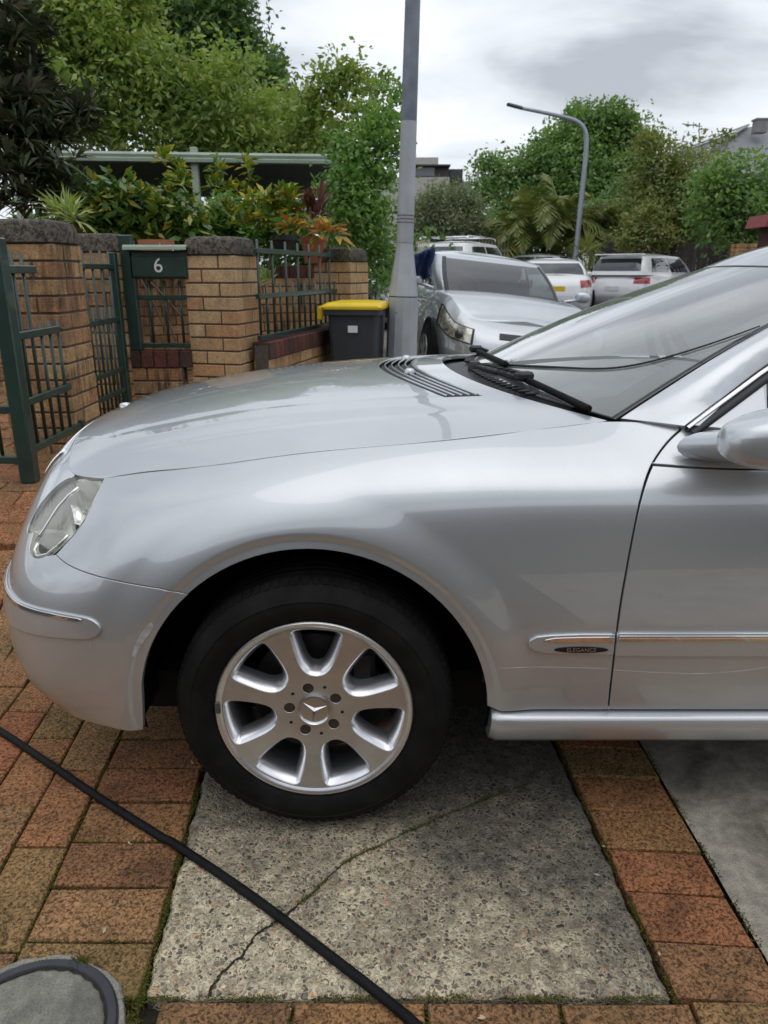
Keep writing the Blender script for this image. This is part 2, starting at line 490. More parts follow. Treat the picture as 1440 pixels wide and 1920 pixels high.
# ------------------------------------------------------------------ the silver coupe (x to its tail, q outward from its centre line, z up)
CY = 2.30
cols = [
 [(-.955,0,.247),(-1.012,0,.31),(-1.03,0,.44),(-.995,0,.58),(-.955,0,.68),(-.905,0,.77),(-.84,0,.84)],
 [(-.945,.285,.247),(-1.0,.295,.31),(-1.018,.3,.44),(-.982,.3,.58),(-.94,.3,.68),(-.89,.295,.765),(-.832,.29,.828)],
 [(-.905,.50,.247),(-.953,.518,.32),(-.975,.52,.44),(-.94,.515,.58),(-.893,.50,.68),(-.845,.48,.755),(-.795,.46,.80)],
 [(-.828,.668,.247),(-.876,.688,.32),(-.89,.69,.44),(-.855,.68,.575),(-.80,.655,.67),(-.765,.62,.735),(-.735,.575,.785)],
 [(-.735,.772,.250),(-.775,.79,.335),(-.775,.79,.445),(-.745,.78,.575),(-.70,.75,.665),(-.675,.70,.74),(-.65,.635,.795)],
 [(-.62,.832,.255),(-.632,.842,.34),(-.635,.845,.45),(-.62,.84,.58),(-.595,.81,.68),(-.575,.75,.76),(-.56,.655,.812)],
]
def side(x, qs, zs): return [(x, a, b) for a, b in zip(qs, zs)]
cols += [side(-.42, (.846,.858,.864,.862,.842,.790,.685), (.255,.34,.455,.585,.695,.782,.834)),
 side(-.19, (.838,.86,.868,.868,.853,.812,.712), (.25,.345,.46,.59,.71,.806,.871)),
 side(.03, (.840,.86,.869,.870,.858,.822,.72), (.25,.345,.46,.59,.715,.82,.894)),
 side(.26, (.840,.86,.870,.871,.860,.827,.705), (.25,.345,.46,.59,.718,.83,.915)),
 side(.49, (.840,.86,.871,.872,.862,.830,.68), (.25,.345,.46,.59,.72,.835,.938)),
 side(.70, (.840,.86,.871,.872,.862,.832,.74), (.25,.345,.46,.59,.72,.83,.936)),
 side(1.05, (.840,.86,.871,.872,.862,.832,.755), (.25,.345,.46,.59,.72,.83,.930)),
 side(1.6, (.840,.86,.871,.872,.862,.834,.765), (.25,.345,.46,.59,.72,.83,.930)),
 side(2.15, (.840,.86,.871,.872,.863,.834,.765), (.25,.345,.46,.59,.72,.83,.940)),
 side(2.6, (.838,.858,.869,.871,.860,.825,.745), (.25,.345,.46,.59,.72,.83,.955)),
 side(3.0, (.815,.84,.852,.852,.835,.79,.71), (.25,.345,.46,.59,.72,.83,.955)),
 [(3.30,.76,.25),(3.33,.785,.345),(3.35,.795,.46),(3.35,.79,.59),(3.33,.77,.72),(3.31,.72,.83),(3.28,.65,.95)],
 [(3.47,.60,.25),(3.52,.62,.345),(3.55,.63,.46),(3.54,.62,.59),(3.51,.60,.72),(3.47,.57,.83),(3.42,.52,.945)],
 [(3.53,.30,.25),(3.58,.31,.345),(3.61,.31,.46),(3.60,.31,.59),(3.57,.30,.72),(3.53,.29,.83),(3.47,.27,.945)],
 [(3.54,0,.25),(3.59,0,.345),(3.62,0,.46),(3.61,0,.59),(3.58,0,.72),(3.54,0,.83),(3.48,0,.945)]]
cols = np.array(cols, float)
mid = cols[:, 3]; us = np.concatenate([[0], np.cumsum(np.linalg.norm(np.diff(mid, axis=0), axis=1))])
cw = cols.copy(); cw[:, :, 1] = CY - cols[:, :, 1]                      # near side in world Y
cf = cols.copy(); cf[:, :, 1] = CY + cols[:, :, 1]
PP = np.concatenate([cf[:0:-1], cw]); UU = np.concatenate([-us[:0:-1], us])
VV = np.array([0, .12, .24, .37, .49, .60, .72])
WHX, WHZ, RWX = -.155, .319, 2.56
def arch_disp(P):
    """flared lip round both wheel openings, a shoulder line, and the hollow under it"""
    d = np.zeros(len(P))
    for cx in (WHX, RWX):
        r = np.hypot(P[:, 0] - cx, P[:, 2] - WHZ); on = (P[:, 2] > .2) & (np.abs(P[:, 1] - CY) > .6)
        d += on * (.007 * sst(.50, .417, r) - .0075 * sst(.4165, .398, r))
    return d
BODY = Net(PP, UU, VV, arch_disp, flip=False)
_p, _n = BODY.both([us[9]], [.3])
if _n[0][1] > 0: BODY.sg = -1
TB = BODY.table(proj)
vis = ((TB[3] - np.array([0, 0, CAMH])) * TB[4]).sum(1) < 0
vis &= (TB[0] > 0)
def px(pts): return BODY.invert(TB, proj, pts, vis)
XZ = lambda P: P[:, [0, 2]]
TX = (TB[0], TB[1], XZ(TB[3]), TB[3], TB[4])
def xz(pts): return BODY.invert(TX, XZ, pts, TB[0] > us[3])
mirror = lambda o: np.stack([-o[:, 0], o[:, 1]], 1)
def arc(cx, cz, r, a0, a1, n=24): return [(cx + r * math.cos(R(a0 + (a1 - a0) * i / n)), cz + r * math.sin(R(a0 + (a1 - a0) * i / n))) for i in range(n + 1)]

car = empty('parked_coupe', (WHX + 1.36, CY, 0), 0, 'silver two-door coupe in the foreground with its bonnet and front wheel in close view', 'car')
CO = np.array(car.location)
def P2(o): return o
def both_sides(name, outline, mat, **k):
    a = panel(name, BODY, outline, mat, car, origin=CO, **k)
    k2 = dict(k); 
    if k.get('extra') is not None: k2['extra'] = mirror(k['extra'])
    if 'holes' in k: k2['holes'] = [mirror(q) for q in k['holes']]
    b_ = panel(name, BODY, mirror(outline), mat, car, origin=CO, **k2)
    return a, b_
RA = .383
archp = xz(arc(WHX, WHZ, RA, 180 - 10, 2, 40))                            # from front foot over the top to the rear foot
top = lambda u0, u1, n=14: np.stack([np.linspace(u0, u1, n), np.full(n, VV[-1])], 1)
gapB = px([(355,1110),(300,1104),(240,1094),(190,1083),(150,1070),(122,1056),(104,1040)])     # bumper / wing joint
lamp = px([(190,899),(181,895),(170,893),(158,893),(146,894),(137,896),(128,896),(112,906),(92,925),(72,950),(57,976),(49,997),(56,1001),(63,996),(58,1012),(54,1030),(59,1044),(72,1048),(90,1041),(112,1022),(133,1000),(150,977),(164,950),(178,922)])
lamp = resample(lamp, .006, smooth=1)
doorL = px([(1276,806),(1256,824),(1238,846),(1224,868),(1215,887),(1206,915),(1197,950),(1187,1000),(1176,1060),(1165,1120),(1157,1175),(1150,1240),(1144,1290),(1140,1331)])
doorL = resample(doorL, .01, closed=False, smooth=2)
uD = doorL[0, 0]
RINGS = np.concatenate([xz(arc(WHX, WHZ, r_, 193, -13, 120)) for r_ in (.3865, .392, .398, .404, .411, .4165, .421, .428)])
# wing (front fender)
aj = int(np.argmin(np.linalg.norm(XZ(BODY.both(archp[:, 0], archp[:, 1])[0]) - np.array([-.432, .578]), axis=1))); aj = int(np.argmin(np.linalg.norm(proj(BODY.both(archp[:, 0], archp[:, 1])[0]) - np.array([357, 1111]), axis=1))); gapB[0] = archp[aj]
vb = lambda pt: px([pt])[0]
lowf = px([(1140,1331),(1080,1331),(1000,1331),(930,1331)])
edge_l = lamp[np.argsort(lamp[:, 0])]
lowlamp = px([(104,1040),(120,1022),(140,1000),(157,977),(170,950),(183,922),(193,899)])
ut = lowlamp[-1, 0]
wing_top = np.array([[u, VV[-1]] for u in np.linspace(ut, uD, 26)])
wing = np.concatenate([gapB[1:], lowlamp[1:-1], wing_top, doorL[1:], lowf[1:], archp[::-1][:len(archp) - aj]])
both_sides('front_wing', wing, M['silver'], h=.0125, gap=.0030, extra=RINGS)
# front bumper with the nose panel, one piece round the front, lamps and intake cut out
arl = archp[:aj + 1]
uf = xz([(WHX - .385, .25)])[0][0]
bv0 = .012
k0 = int(np.argmin(np.linalg.norm(lamp - px([(135,896)])[0], axis=1))); k1 = int(np.argmin(np.linalg.norm(lamp - px([(90,1041)])[0], axis=1)))
lamp_left = [tuple(p) for p in lamp[k0:k1]]
ua = lamp_left[0][0]
near = [(0, VV[-1])] + [(u, VV[-1]) for u in np.linspace(.05, ua, 22)] + [p for p in lamp_left if p[1] < VV[-1] - .002] + [tuple(p) for p in gapB[::-1]] + [tuple(p) for p in arl[::-1][1:]]
near += [(u, bv0) for u in np.linspace(uf - .004, .05, 24)]
near = np.array(near); far = mirror(near)[::-1]
bump_out = np.concatenate([near, [(0, bv0)], far[:-1]])
grille_h = np.array([(-.40, .675), (0, .69), (.40, .675), (.41, .66), (.37, .52), (.33, .45), (.28, .425), (0, .415), (-.28, .425), (-.33, .45), (-.37, .52), (-.41, .66)])
intake = np.array([(-.42, .10), (-.40, .05), (0, .035), (.40, .05), (.42, .10), (.38, .155), (0, .165), (-.38, .155)])
grille_h = resample(grille_h, .01, smooth=2); intake = resample(intake, .01, smooth=2)
bp = panel('front_bumper', BODY, bump_out, M['silver'], car, holes=[grille_h, intake], extra=np.concatenate([RINGS, mirror(RINGS)]), h=.014, origin=CO)
# doors and rear quarters
def trow(u0, u1, n=30): return [(u, VV[-1]) for u in np.linspace(u0, u1, n)]
gD = px([(1216,884),(1250,883),(1300,882),(1440,880)]); gv = gD[-1, 1]
uR = xz([(2.02, .5)])[0][0]
sx = lambda x, z: tuple(xz([(x, z)])[0])
vlow = float(np.mean(px([(1140,1331),(1300,1332)])[:, 1]))
dl = [tuple(p) for p in doorL]
isp = int(np.argmin([abs(p[1] - gv) for p in dl]))
rear_gap = [(uR, vlow), (uR + .005, .25), (uR + .01, .45), (uR + .0, gv)]
rear_top = [(uR + .0, gv), (uR - .03, VV[-1])]
door_low = dl[isp:] + [(u, vlow) for u in np.linspace(dl[-1][0], uR, 30)] + rear_gap[1:] + [(u, gv) for u in np.linspace(uR, dl[isp][0], 30)][1:-1]
door_up = dl[:isp + 1] + [(u, gv) for u in np.linspace(dl[isp][0], uR, 30)][1:] + [(u, VV[-1]) for u in np.linspace(uR - .03, dl[0][0] + .01, 30)]
both_sides('door', np.array(door_low), M['silver'], h=.02, gap=.0042)
both_sides('door_top', np.array(door_up), M['silver'], h=.02, gap=.0024)
arR = [tuple(p) for p in xz(arc(RWX, WHZ, RA, 176, -12, 40))]
uE = UU[-1]
ub = sx(3.31, .5)[0]
q_out = [(uR + .004, VV[-1] - .0), (uR + .004, gv), (uR + .01, .45), (uR + .005, .25), (uR, vlow)] + arR + [(ub - .03, .16), (ub, .30), (ub + .02, .33), (ub + .3, .36), (uE - .06, .38)] + [(u, VV[-1]) for u in np.linspace(uE - .06, uR + .02, 30)]
both_sides('rear_quarter', np.array(q_out), M['silver'], h=.025)
rb = [(ub - .03, .16), (ub, .30), (ub + .02, .33), (ub + .3, .36), (uE - .06, .38), (uE, .38), (uE, .02), (ub + .1, .02), tuple(arR[-1])]
both_sides('rear_bumper', np.array(rb), M['silver'], h=.025, gap=.001)
# dark structure just under the skin, open at the wheel arches
def under():
    V, F = [], []
    uu = np.linspace(-uE, uE, 260); vv = np.linspace(.0, VV[-1] - .01, 40)
    U, Vv = np.meshgrid(uu, vv, indexing='ij'); P, N = BODY.both(U.ravel(), Vv.ravel()); P = P - N * .016
    P = P.reshape(260, 40, 3); F = []
    for i in range(259):
        for j in range(39):
            c = (P[i, j] + P[i + 1, j + 1]) / 2
            if abs(c[1] - CY) > .6 and min(math.hypot(c[0] - WHX, c[2] - WHZ), math.hypot(c[0] - RWX, c[2] - WHZ)) < .40: continue
            if abs(uu[i]) < .44 and (.42 < vv[j] < .68 or .03 < vv[j] < .165): continue
            if .45 < abs(uu[i]) < abs(ut) and vv[j] > .44: continue
            F.append((i * 40 + j, (i + 1) * 40 + j, (i + 1) * 40 + j + 1, i * 40 + j + 1))
    mesh_obj('inner_structure', P.reshape(-1, 3) - CO, F, M['under'], car)
under()
# wheel arch liners and floor
for sg in (-1, 1):
    for cx in (WHX, RWX):
        b = MB()
        ys = [CY + sg * .862, CY + sg * .845, CY + sg * .40]; V = []
        A = [R(a) for a in np.linspace(-9, 189, 40)]
        rr = [RA + .004, RA + .03, RA + .03]
        V = [[(cx + r_ * math.cos(a), y_, WHZ + r_ * math.sin(a)) for a in A] for y_, r_ in zip(ys, rr)]
        uvq = xz([(cx + (RA + .003) * math.cos(a), WHZ + (RA + .003) * math.sin(a)) for a in A]); Pq, Nq = BODY.both(uvq[:, 0], uvq[:, 1]); Pq = Pq - Nq * .012
        if sg > 0: Pq[:, 1] = 2 * CY - Pq[:, 1]
        V[0] = Pq.tolist(); V[1] = [(x_, min(y_, q_[1] - .02) if sg > 0 else max(y_, q_[1] + .02), z_) for (x_, y_, z_), q_ in zip(V[1], Pq)]
        b.grid(V)
        b.add([(cx + (RA + .03) * math.cos(a), ys[2], WHZ + (RA + .03) * math.sin(a)) for a in A], [tuple(range(40))])
        b.build('wheel_arch_liner', M['liner'], car, smooth=True, off=CO)
b = MB(); b.box((1.2, CY, .25), (3.6, 1.30, .10)); b.box((1.2, CY, .32), (1.9, 1.6, .08)); b.box((-.62, CY, .26), (.5, 1.1, .06)); b.box((3.2, CY, .3), (.6, 1.1, .1)); b.box((-.3, CY, .55), (1.0, .78, .36))
b.build('underbody', M['under'], car, off=CO)

# ---- bonnet
ts = np.array([0, .35, .65, .87, 1.0]); ss = np.array([0, .08, .2, .4, .6, .8, 1.0])
qe = np.interp(ss, ss, [.635, .655, .685, .712, .72, .705, .68])
xf = np.array([-.84, -.832, -.795, -.735, -.65]); 
xr = .18 + .31 * ts ** 2.2
zt = np.array([[.84, .870, .900, .937, .961, .976, .985], [.830, .864, .895, .932, .956, .971, .979], [.803, .843, .875, .913, .937, .954, .964], [.787, .820, .847, .883, .909, .931, .949], [.795, .812, .834, .871, .894, .915, .938]])
qt0 = np.array([0, .28, .46, .575, .635])
H = np.zeros((7, 9, 3))
for j, t in enumerate(ts):
    for i, s_ in enumerate(ss):
        q = t * qe[i] if i else qt0[j]
        if i == 1: q = .5 * (t * qe[1]) + .5 * qt0[j]
        x = xf[j] + (xr[j] - xf[j]) * s_
        H[i, 4 - j] = (x, CY - q, zt[j, i]); H[i, 4 + j] = (x, CY + q, zt[j, i])
hs = ss * 1.10; ht = np.concatenate([-ts[::-1], ts[1:]]) * .69
def hood_disp(P):
    """two raised lines running from the lamps back to the windscreen"""
    q = np.abs(P[:, 1] - CY); x = P[:, 0]
    f = sst(-.80, -.5, x) * (1 - sst(.0, .35, x))
    l1 = .545 + .03 * (x + .6); l2 = .43 + .02 * (x + .6)
    return f * (-.0022 * np.exp(-((q - l1) / .017) ** 2) + .0016 * np.exp(-((q - l1 + .045) / .026) ** 2) - .0013 * np.exp(-((q - l2) / .018) ** 2))
HOOD = Net(H, hs, ht, hood_disp)
_p, _n = HOOD.both([.5], [0.]);  HOOD.sg = -1 if _n[0][2] < 0 else 1
TH = HOOD.table(proj, 300, 300)
hp = lambda pts, far=None: HOOD.invert(TH, proj, pts)
XY = lambda P: P[:, :2]
THX = (TH[0], TH[1], XY(TH[3]), TH[3], TH[4])
def hxy(pts): return HOOD.invert(THX, XY, pts)
vx0 = lambda q: -.015 + .165 * (abs(q) / .47) ** 1.8
vx1 = lambda q: .088 + .155 * (abs(q) / .47) ** 1.8
qq = np.linspace(-.47, .47, 41)
vent = [(vx0(q), CY - q) for q in qq] + [(vx1(q) , CY - q) for q in qq[::-1]]
ventp = hxy(vent)
hb = [(s_, -.69) for s_ in np.linspace(0, 1.1, 60)] + [(1.1, t) for t in np.linspace(-.69, .69, 70)[1:]] + [(s_, .69) for s_ in np.linspace(1.1, 0, 60)[1:]] + [(0, t) for t in np.linspace(.69, -.69, 70)[1:-1]]
panel('bonnet', HOOD, np.array(hb), M['silver'], car, holes=[ventp], h=.012, origin=CO)
# ---- louvred air intake on the bonnet
def hoodpt(x, q, off=0.0):
    uv = hxy([(x, CY - q)]); P, N = HOOD.both(uv[:, 0], uv[:, 1]); return P[0] + N[0] * off
hq = hxy([(x, y) for x, y in vent]); Pv, Nv = HOOD.both(hq[:, 0], hq[:, 1])
V = np.concatenate([Pv - Nv * .004, Pv - Nv * .028]); n = len(Pv)
b = MB(); b.add(V, [(i, (i + 1) % n, n + (i + 1) % n, n + i) for i in range(n)]); m_ = 41
b.add(Pv - Nv * .026, [(i, i + 1, n - 2 - i, n - 1 - i) for i in range(m_ - 1)])
ventbox = b.build('bonnet_vent', M['under'], car, off=CO)
NS = 5
M['louvre'] = simple('louvre_dark_grey', (.06, .066, .075), .42, .3, .1)
for k in range(NS):
    f0 = (k + .10) / NS; f1 = (k + .76) / NS; f2 = (k + .92) / NS
    qs_ = np.linspace(-.455, .455, 35); pt = []
    for q in qs_:
        x0, x1 = vx0(q), vx1(q)
        pt.append((x0 + (x1 - x0) * f0, CY - q)); pt.append((x0 + (x1 - x0) * f1, CY - q)); pt.append((x0 + (x1 - x0) * f2, CY - q))
    uv = hxy(pt); P_, N_ = HOOD.both(uv[:, 0], uv[:, 1]); P_ = P_.reshape(-1, 3, 3); N_ = N_.reshape(-1, 3, 3)
    A_ = np.stack([P_[:, 0] - N_[:, 0] * .012, P_[:, 1] - N_[:, 1] * .003], 1)
    sl = MB(); sl.grid(np.stack([A_[:, 0], A_[:, 1]], 1)); sl.build('louvre', M['louvre'], ventbox, smooth=True, off=CO)
    ch = MB(); ch.grid(np.stack([P_[:, 1] - N_[:, 1] * .003, P_[:, 1] + N_[:, 1] * .0005, P_[:, 2] + N_[:, 2] * .0008, P_[:, 2] - N_[:, 2] * .004], 1)); ch.build('louvre_edge', M['silver'], ventbox, smooth=True, off=CO)
for q in (.17, -.17):
    b = MB(); c_ = hoodpt((vx0(q) + vx1(q)) / 2 + .01, q, .0)
    b.lathe([(.002, .012), (.009, .011), (.014, .007), (.016, .0), (.016, -.01)][::-1], 14, c_); b.build('washer_nozzle', M['silver'], car, smooth=True, off=CO)
# star on the nose
c_ = hoodpt(-.80, 0, 0)
b = MB()
b.tube([c_ + np.array([.015 * math.sin(a), .015 * math.cos(a), .003]) for a in np.linspace(0, 2 * math.pi, 25)], .0022, 6, cap=False)
for k in range(3):
    a = R(90 + 120 * k); d = np.array([-math.sin(a), math.cos(a), 0]); b.tube([c_ + np.array([0, 0, .003]), c_ + d * .014 + np.array([0, 0, .003])], [.0035, .001], 5)
b.lathe([(.018, -.006), (.018, -.001), (.016, .001)], 20, c_)
b.build('nose_emblem', M['chrome'], car, smooth=True, off=CO)

# ---- windscreen, roof, pillars
Ec = np.array([(.515, .68, .941), (.68, .640, 1.040), (.85, .598, 1.130), (1.0, .558, 1.19), (1.15, .52, 1.247)])
bs = np.array([-1, -.8, -.45, 0, .45, .8, 1.0]); as_ = np.array([0, .25, .5, .75, 1.0])
Wn = np.zeros((5, 7, 3))
for i, a in enumerate(as_):
    cx = .275 + (1.02 - .275) * a; cz = .972 + (1.264 - .972) * a + .028 * 4 * a * (1 - a) * .5
    ex, eq, ez = Ec[i]
    for j, t in enumerate(bs):
        tt = abs(t) ** 2.3
        Wn[i, j] = (cx + (ex - cx) * tt, CY - t * eq, cz + (ez - cz) * tt)
SCR = Net(Wn, as_ * .78, bs * .68)
_p, _n = SCR.both([.4], [0.]); SCR.sg = -1 if _n[0][2] < 0 else 1
def rect(u0, u1, v0, v1, h=.02, r=0.0):
    P = [(u0, v0), (u1, v0), (u1, v1), (u0, v1)]
    if r:
        P = [(u0 + r, v0), (u1 - r, v0), (u1, v0 + r), (u1, v1 - r), (u1 - r, v1), (u0 + r, v1), (u0, v1 - r), (u0, v0 + r)]
    return resample(P, h)
panel('windscreen', SCR, rect(.0, .77, -.665, .665), M['screen'], car, h=.03, off=.0, depth=.004, lip=.001, origin=CO)
M['frit'] = simple('black_glass_border', (.03, .028, .032), .12, 0, .1, coat=1)
fo = rect(.0, .775, -.672, .672, .02); fi = rect(.035, .735, -.612, .612, .02, .04)
panel('windscreen_surround', SCR, fo, M['frit'], car, holes=[fi], h=.03, off=-.004, depth=.006, lip=.001, origin=CO)
E7 = np.array([(.515, .68, .941), (.68, .640, 1.040), (.85, .598, 1.130), (1.0, .558, 1.19), (1.15, .52, 1.247), (1.5, .54, 1.325), (1.95, .54, 1.342), (2.35, .53, 1.30), (2.7, .55, 1.15), (3.0, .62, .985)])
D7 = np.array([(.638, .742, .937), (.735, .708, 1.000), (.84, .668, 1.066), (.97, .636, 1.128), (1.12, .605, 1.180), (1.5, .59, 1.265), (1.95, .59, 1.282), (2.35, .61, 1.225), (2.64, .66, 1.09), (2.86, .72, .957)])
ku = np.concatenate([[0], np.cumsum(np.linalg.norm(np.diff(E7, axis=0), axis=1))])
def frame_net(sg):
    A = E7.copy(); B_ = D7.copy(); kb = np.clip(ku / .16, 0, 1)[:] ; Mi = (A + B_) / 2; Mi[:, 1] += .016 * kb; Mi[:, 2] += .016 * kb
    Q1 = A * .75 + B_ * .25; Q1[:, 1] += .011 * kb; Q1[:, 2] += .013 * kb
    P = np.stack([A, Q1, Mi, B_], 1); P[:, :, 1] = CY - sg * P[:, :, 1]
    n_ = Net(P, ku, np.array([0, .03, .06, .12])); _p, _n = n_.both([.8], [.06])
    if _n[0][2] < 0: n_.sg = -1
    return n_
for sg in (1, -1):
    FN = frame_net(sg)
    panel('roof_pillar', FN, rect(.004, ku[-1] - .004, .0015, .1185, .03), M['silver'], car, h=.03, gap=0, lip=.001, depth=.02, origin=CO)
    # side windows
    dn = D7[1:9].copy(); lo = dn.copy(); lo[:, 1] = .752; lo[:, 2] = .925
    dn = D7[:10]; lo = np.stack([dn[:, 0], np.full(10, .752), np.full(10, .925)], 1)
    P = np.stack([lo, (lo + dn) / 2 + np.array([0, .006, 0]), dn], 1); P[:, :, 1] = CY - sg * (P[:, :, 1] - .012)
    g_ = MB(); g_.grid(P); g_.build('side_window', M['side_glass'], car, smooth=True, off=CO)
    # mirror triangle
    Y_ = lambda q: CY - sg * q
    tri = [(.655, Y_(.742), .938), (.735, Y_(.710), .985), (.810, Y_(.684), 1.030), (.818, Y_(.690), 1.018), (.808, Y_(.738), .945), (.80, Y_(.752), .925)]
    nrm_ = np.array([0, -sg * .85, .5])
    b = MB(); T_ = np.array(tri); b.add(np.concatenate([T_ + nrm_ * .006, T_ - nrm_ * .012]), [tuple(range(6))[::-sg], tuple(range(6, 12))[::sg]] + [(i, (i + 1) % 6, 6 + (i + 1) % 6, 6 + i) for i in range(6)])
    b.build('mirror_triangle', M['silver'], car, off=CO)
    path = D7.copy(); path[:, 1] = CY - sg * path[:, 1]
    pf = resample(path, .03, closed=False, smooth=2)
    oq = np.array([0, -sg * 1.0, 0])
    b = MB()
    for a_, b_ in zip(pf[:-1], pf[1:]): pass
    TT = np.gradient(pf, axis=0); TT /= np.linalg.norm(TT, axis=1)[:, None]
    out_n = np.array([-.25, -sg * .75, .6]); 
    side_v = np.cross(TT, out_n); side_v /= np.linalg.norm(side_v, axis=1)[:, None]
    if side_v[3][2] < 0: side_v = -side_v
    on_ = np.cross(side_v, TT); on_ /= np.linalg.norm(on_, axis=1)[:, None]
    on_ *= np.sign((on_ * out_n).sum(1))[:, None]
    def strip(w0, w1, o0, o1):
        return np.stack([pf + side_v * w0 + on_ * (o0 - .004), pf + side_v * w0 + on_ * o0, pf + side_v * (w0 + w1) / 2 + on_ * o1, pf + side_v * w1 + on_ * o0, pf + side_v * w1 + on_ * (o0 - .004)], 1)
    b = MB(); b.grid(strip(-.001, -.011, .003, .005)); b.build('window_trim', M['chrome'], car, smooth=True, off=CO)
    b = MB(); b.grid(strip(.003, .0005, .0015, .002)); b.grid(strip(-.0115, -.030, .0005, .003)); b.build('window_seal', M['black'], car, smooth=True, off=CO)
# roof
rx = np.array([0, .12, .48, .93, 1.33]); rc = np.array([(1.02, 1.264), (1.13, 1.308), (1.48, 1.372), (1.95, 1.385), (2.42, 1.335)])
re_ = np.array([(1.15, .52, 1.247), (1.24, .528, 1.275), (1.52, .54, 1.326), (1.95, .54, 1.342), (2.35, .53, 1.30)])
Rn = np.zeros((5, 7, 3))
for i in range(5):
    for j, t in enumerate(bs):
        tt = abs(t) ** 2.3
        Rn[i, j] = (rc[i, 0] + (re_[i, 0] - rc[i, 0]) * tt, CY - t * re_[i, 1], rc[i, 1] + (re_[i, 2] - rc[i, 1]) * tt)
ROOF = Net(Rn, rx, bs * .53); _p, _n = ROOF.both([.4], [0.]); ROOF.sg = -1 if _n[0][2] < 0 else 1
panel('roof', ROOF, rect(.004, 1.33, -.528, .528, .03), M['silver'], car, h=.04, off=.001, lip=.003, depth=.02, origin=CO)
# rear window and boot lid
gq = np.linspace(-1, 1, 9)
RW = [[(x + dx_ * t * t, CY - t * q, z - .02 * t * t) for t in gq] for x, dx_, q, z in [(2.42, -.06, .53, 1.337), (2.62, -.0, .545, 1.25), (2.86, .04, .57, 1.11), (3.04, .0, .60, 1.0)]]
b = MB(); b.grid(RW); b.build('rear_window', M['side_glass'], car, smooth=True, off=CO)
BT = [[(x - dx_ * t * t, CY - t * q, z - dz_ * t * t) for t in gq] for x, dx_, q, z, dz_ in [(3.03, .03, .66, .99, .035), (3.2, .0, .67, 1.0, .045), (3.38, .05, .63, 1.0, .045), (3.47, .10, .60, .965, .025)]]
b = MB(); b.grid(BT); b.grid([[(x, CY - t * q, .95) for t in gq] for x, q in [(2.84, .70), (3.05, .68)]]); b.build('boot_lid', M['silver'], car, smooth=True, off=CO)
# cowl below the windscreen
cu = np.linspace(-1, 1, 41); e1 = hxy([(np.interp(abs(t), [0, 1], [.18, .18]) + .31 * abs(t) ** 2.2 - .004, CY - t * .675) for t in cu]); P1, N1 = HOOD.both(e1[:, 0], e1[:, 1])
P2_, N2_ = SCR.both(np.full(41, .03), cu * .665)
b = MB(); b.grid(np.stack([P1 - np.array([.02, 0, .02]), P1 + np.array([.008, 0, -.026]), (P1 + P2_) / 2 - np.array([0, 0, .026]), P2_ - N2_ * .008], 1)); b.build('windscreen_cowl', M['black'], car, smooth=True, off=CO)
for q0, q1 in ((.10, .46), (-.50, -.14)):                                # raised drain grilles
    b = MB()
    for t in np.linspace(q0, q1, 14):
        p = SCR.both([.012], [t])[0][0]; b.box(p + np.array([-.012, 0, -.004]), (.045, .006, .008), ch=.002)
    b.build('cowl_grille', M['black'], car, off=CO)
def scr(a, t, off): P_, N_ = SCR.both([a], [t]); return P_[0] + N_[0] * off
TS = SCR.table(proj, 200, 200)
def spx(pts, off=.01):
    uv = SCR.invert(TS, proj, pts); P_, N_ = SCR.both(uv[:, 0], uv[:, 1]); return P_ + N_ * off
def wiper(tip, knuckle, pivot, lift=.022):
    """blade from near the pivot to the tip, sprung arm lying over it"""
    A = np.array(pivot); K_ = np.array(knuckle); T_ = np.array(tip)
    b = MB(); b.bar(A + (K_ - A) * .10, A + (K_ - A) * .55, .026, .014, .004); b.bar(A + (K_ - A) * .5, K_, .018, .012, .004)
    b.lathe([(.020, -.025), (.020, .008), (.015, .014), (.004, .016)], 14, A); 
    o = b.build('wiper_arm', M['black'], car, off=CO, auto=40)
    bl = MB(); s0 = K_ + (A - K_) * .72 + np.array([.012, 0, -.004])
    bl.tube(resample([s0, (s0 + K_) / 2 + np.array([0, 0, .002]), K_, (K_ + T_) / 2, T_], .03, closed=False, smooth=2), .0085, 7)
    bl.bar(s0 - np.array([0, 0, .008]), T_ - np.array([0, 0, .008]), .004, .012)
    bl.build('wiper_blade', M['rubber'], o, smooth=True, off=CO)
    fr_ = MB()
    L = np.linspace(.15, .8, 6)
    for t in L:
        p = A + (K_ - A) * t; fr_.bar(p + np.array([-.008, 0, .011]), p + np.array([.018, 0, .011]), .006, .005, .001)
    fr_.bar(A + (K_ - A) * .12 + np.array([.018, 0, .011]), K_ + np.array([.016, 0, .010]), .005, .006, .001)
    fr_.box(K_ + np.array([0, 0, .006]), (.035, .045, .022), rz=math.atan2(*(T_ - A)[[1, 0]]) , ch=.006)
    fr_.build('wiper_frame', M['black'], o, off=CO)
wiper(spx([(1108, 777)], .016)[0], spx([(987, 722)], .020)[0], scr(-.0, .02, .005))
wiper(spx([(953, 693)], .016)[0], spx([(893, 662)], .020)[0], scr(.0, -.44, .005))

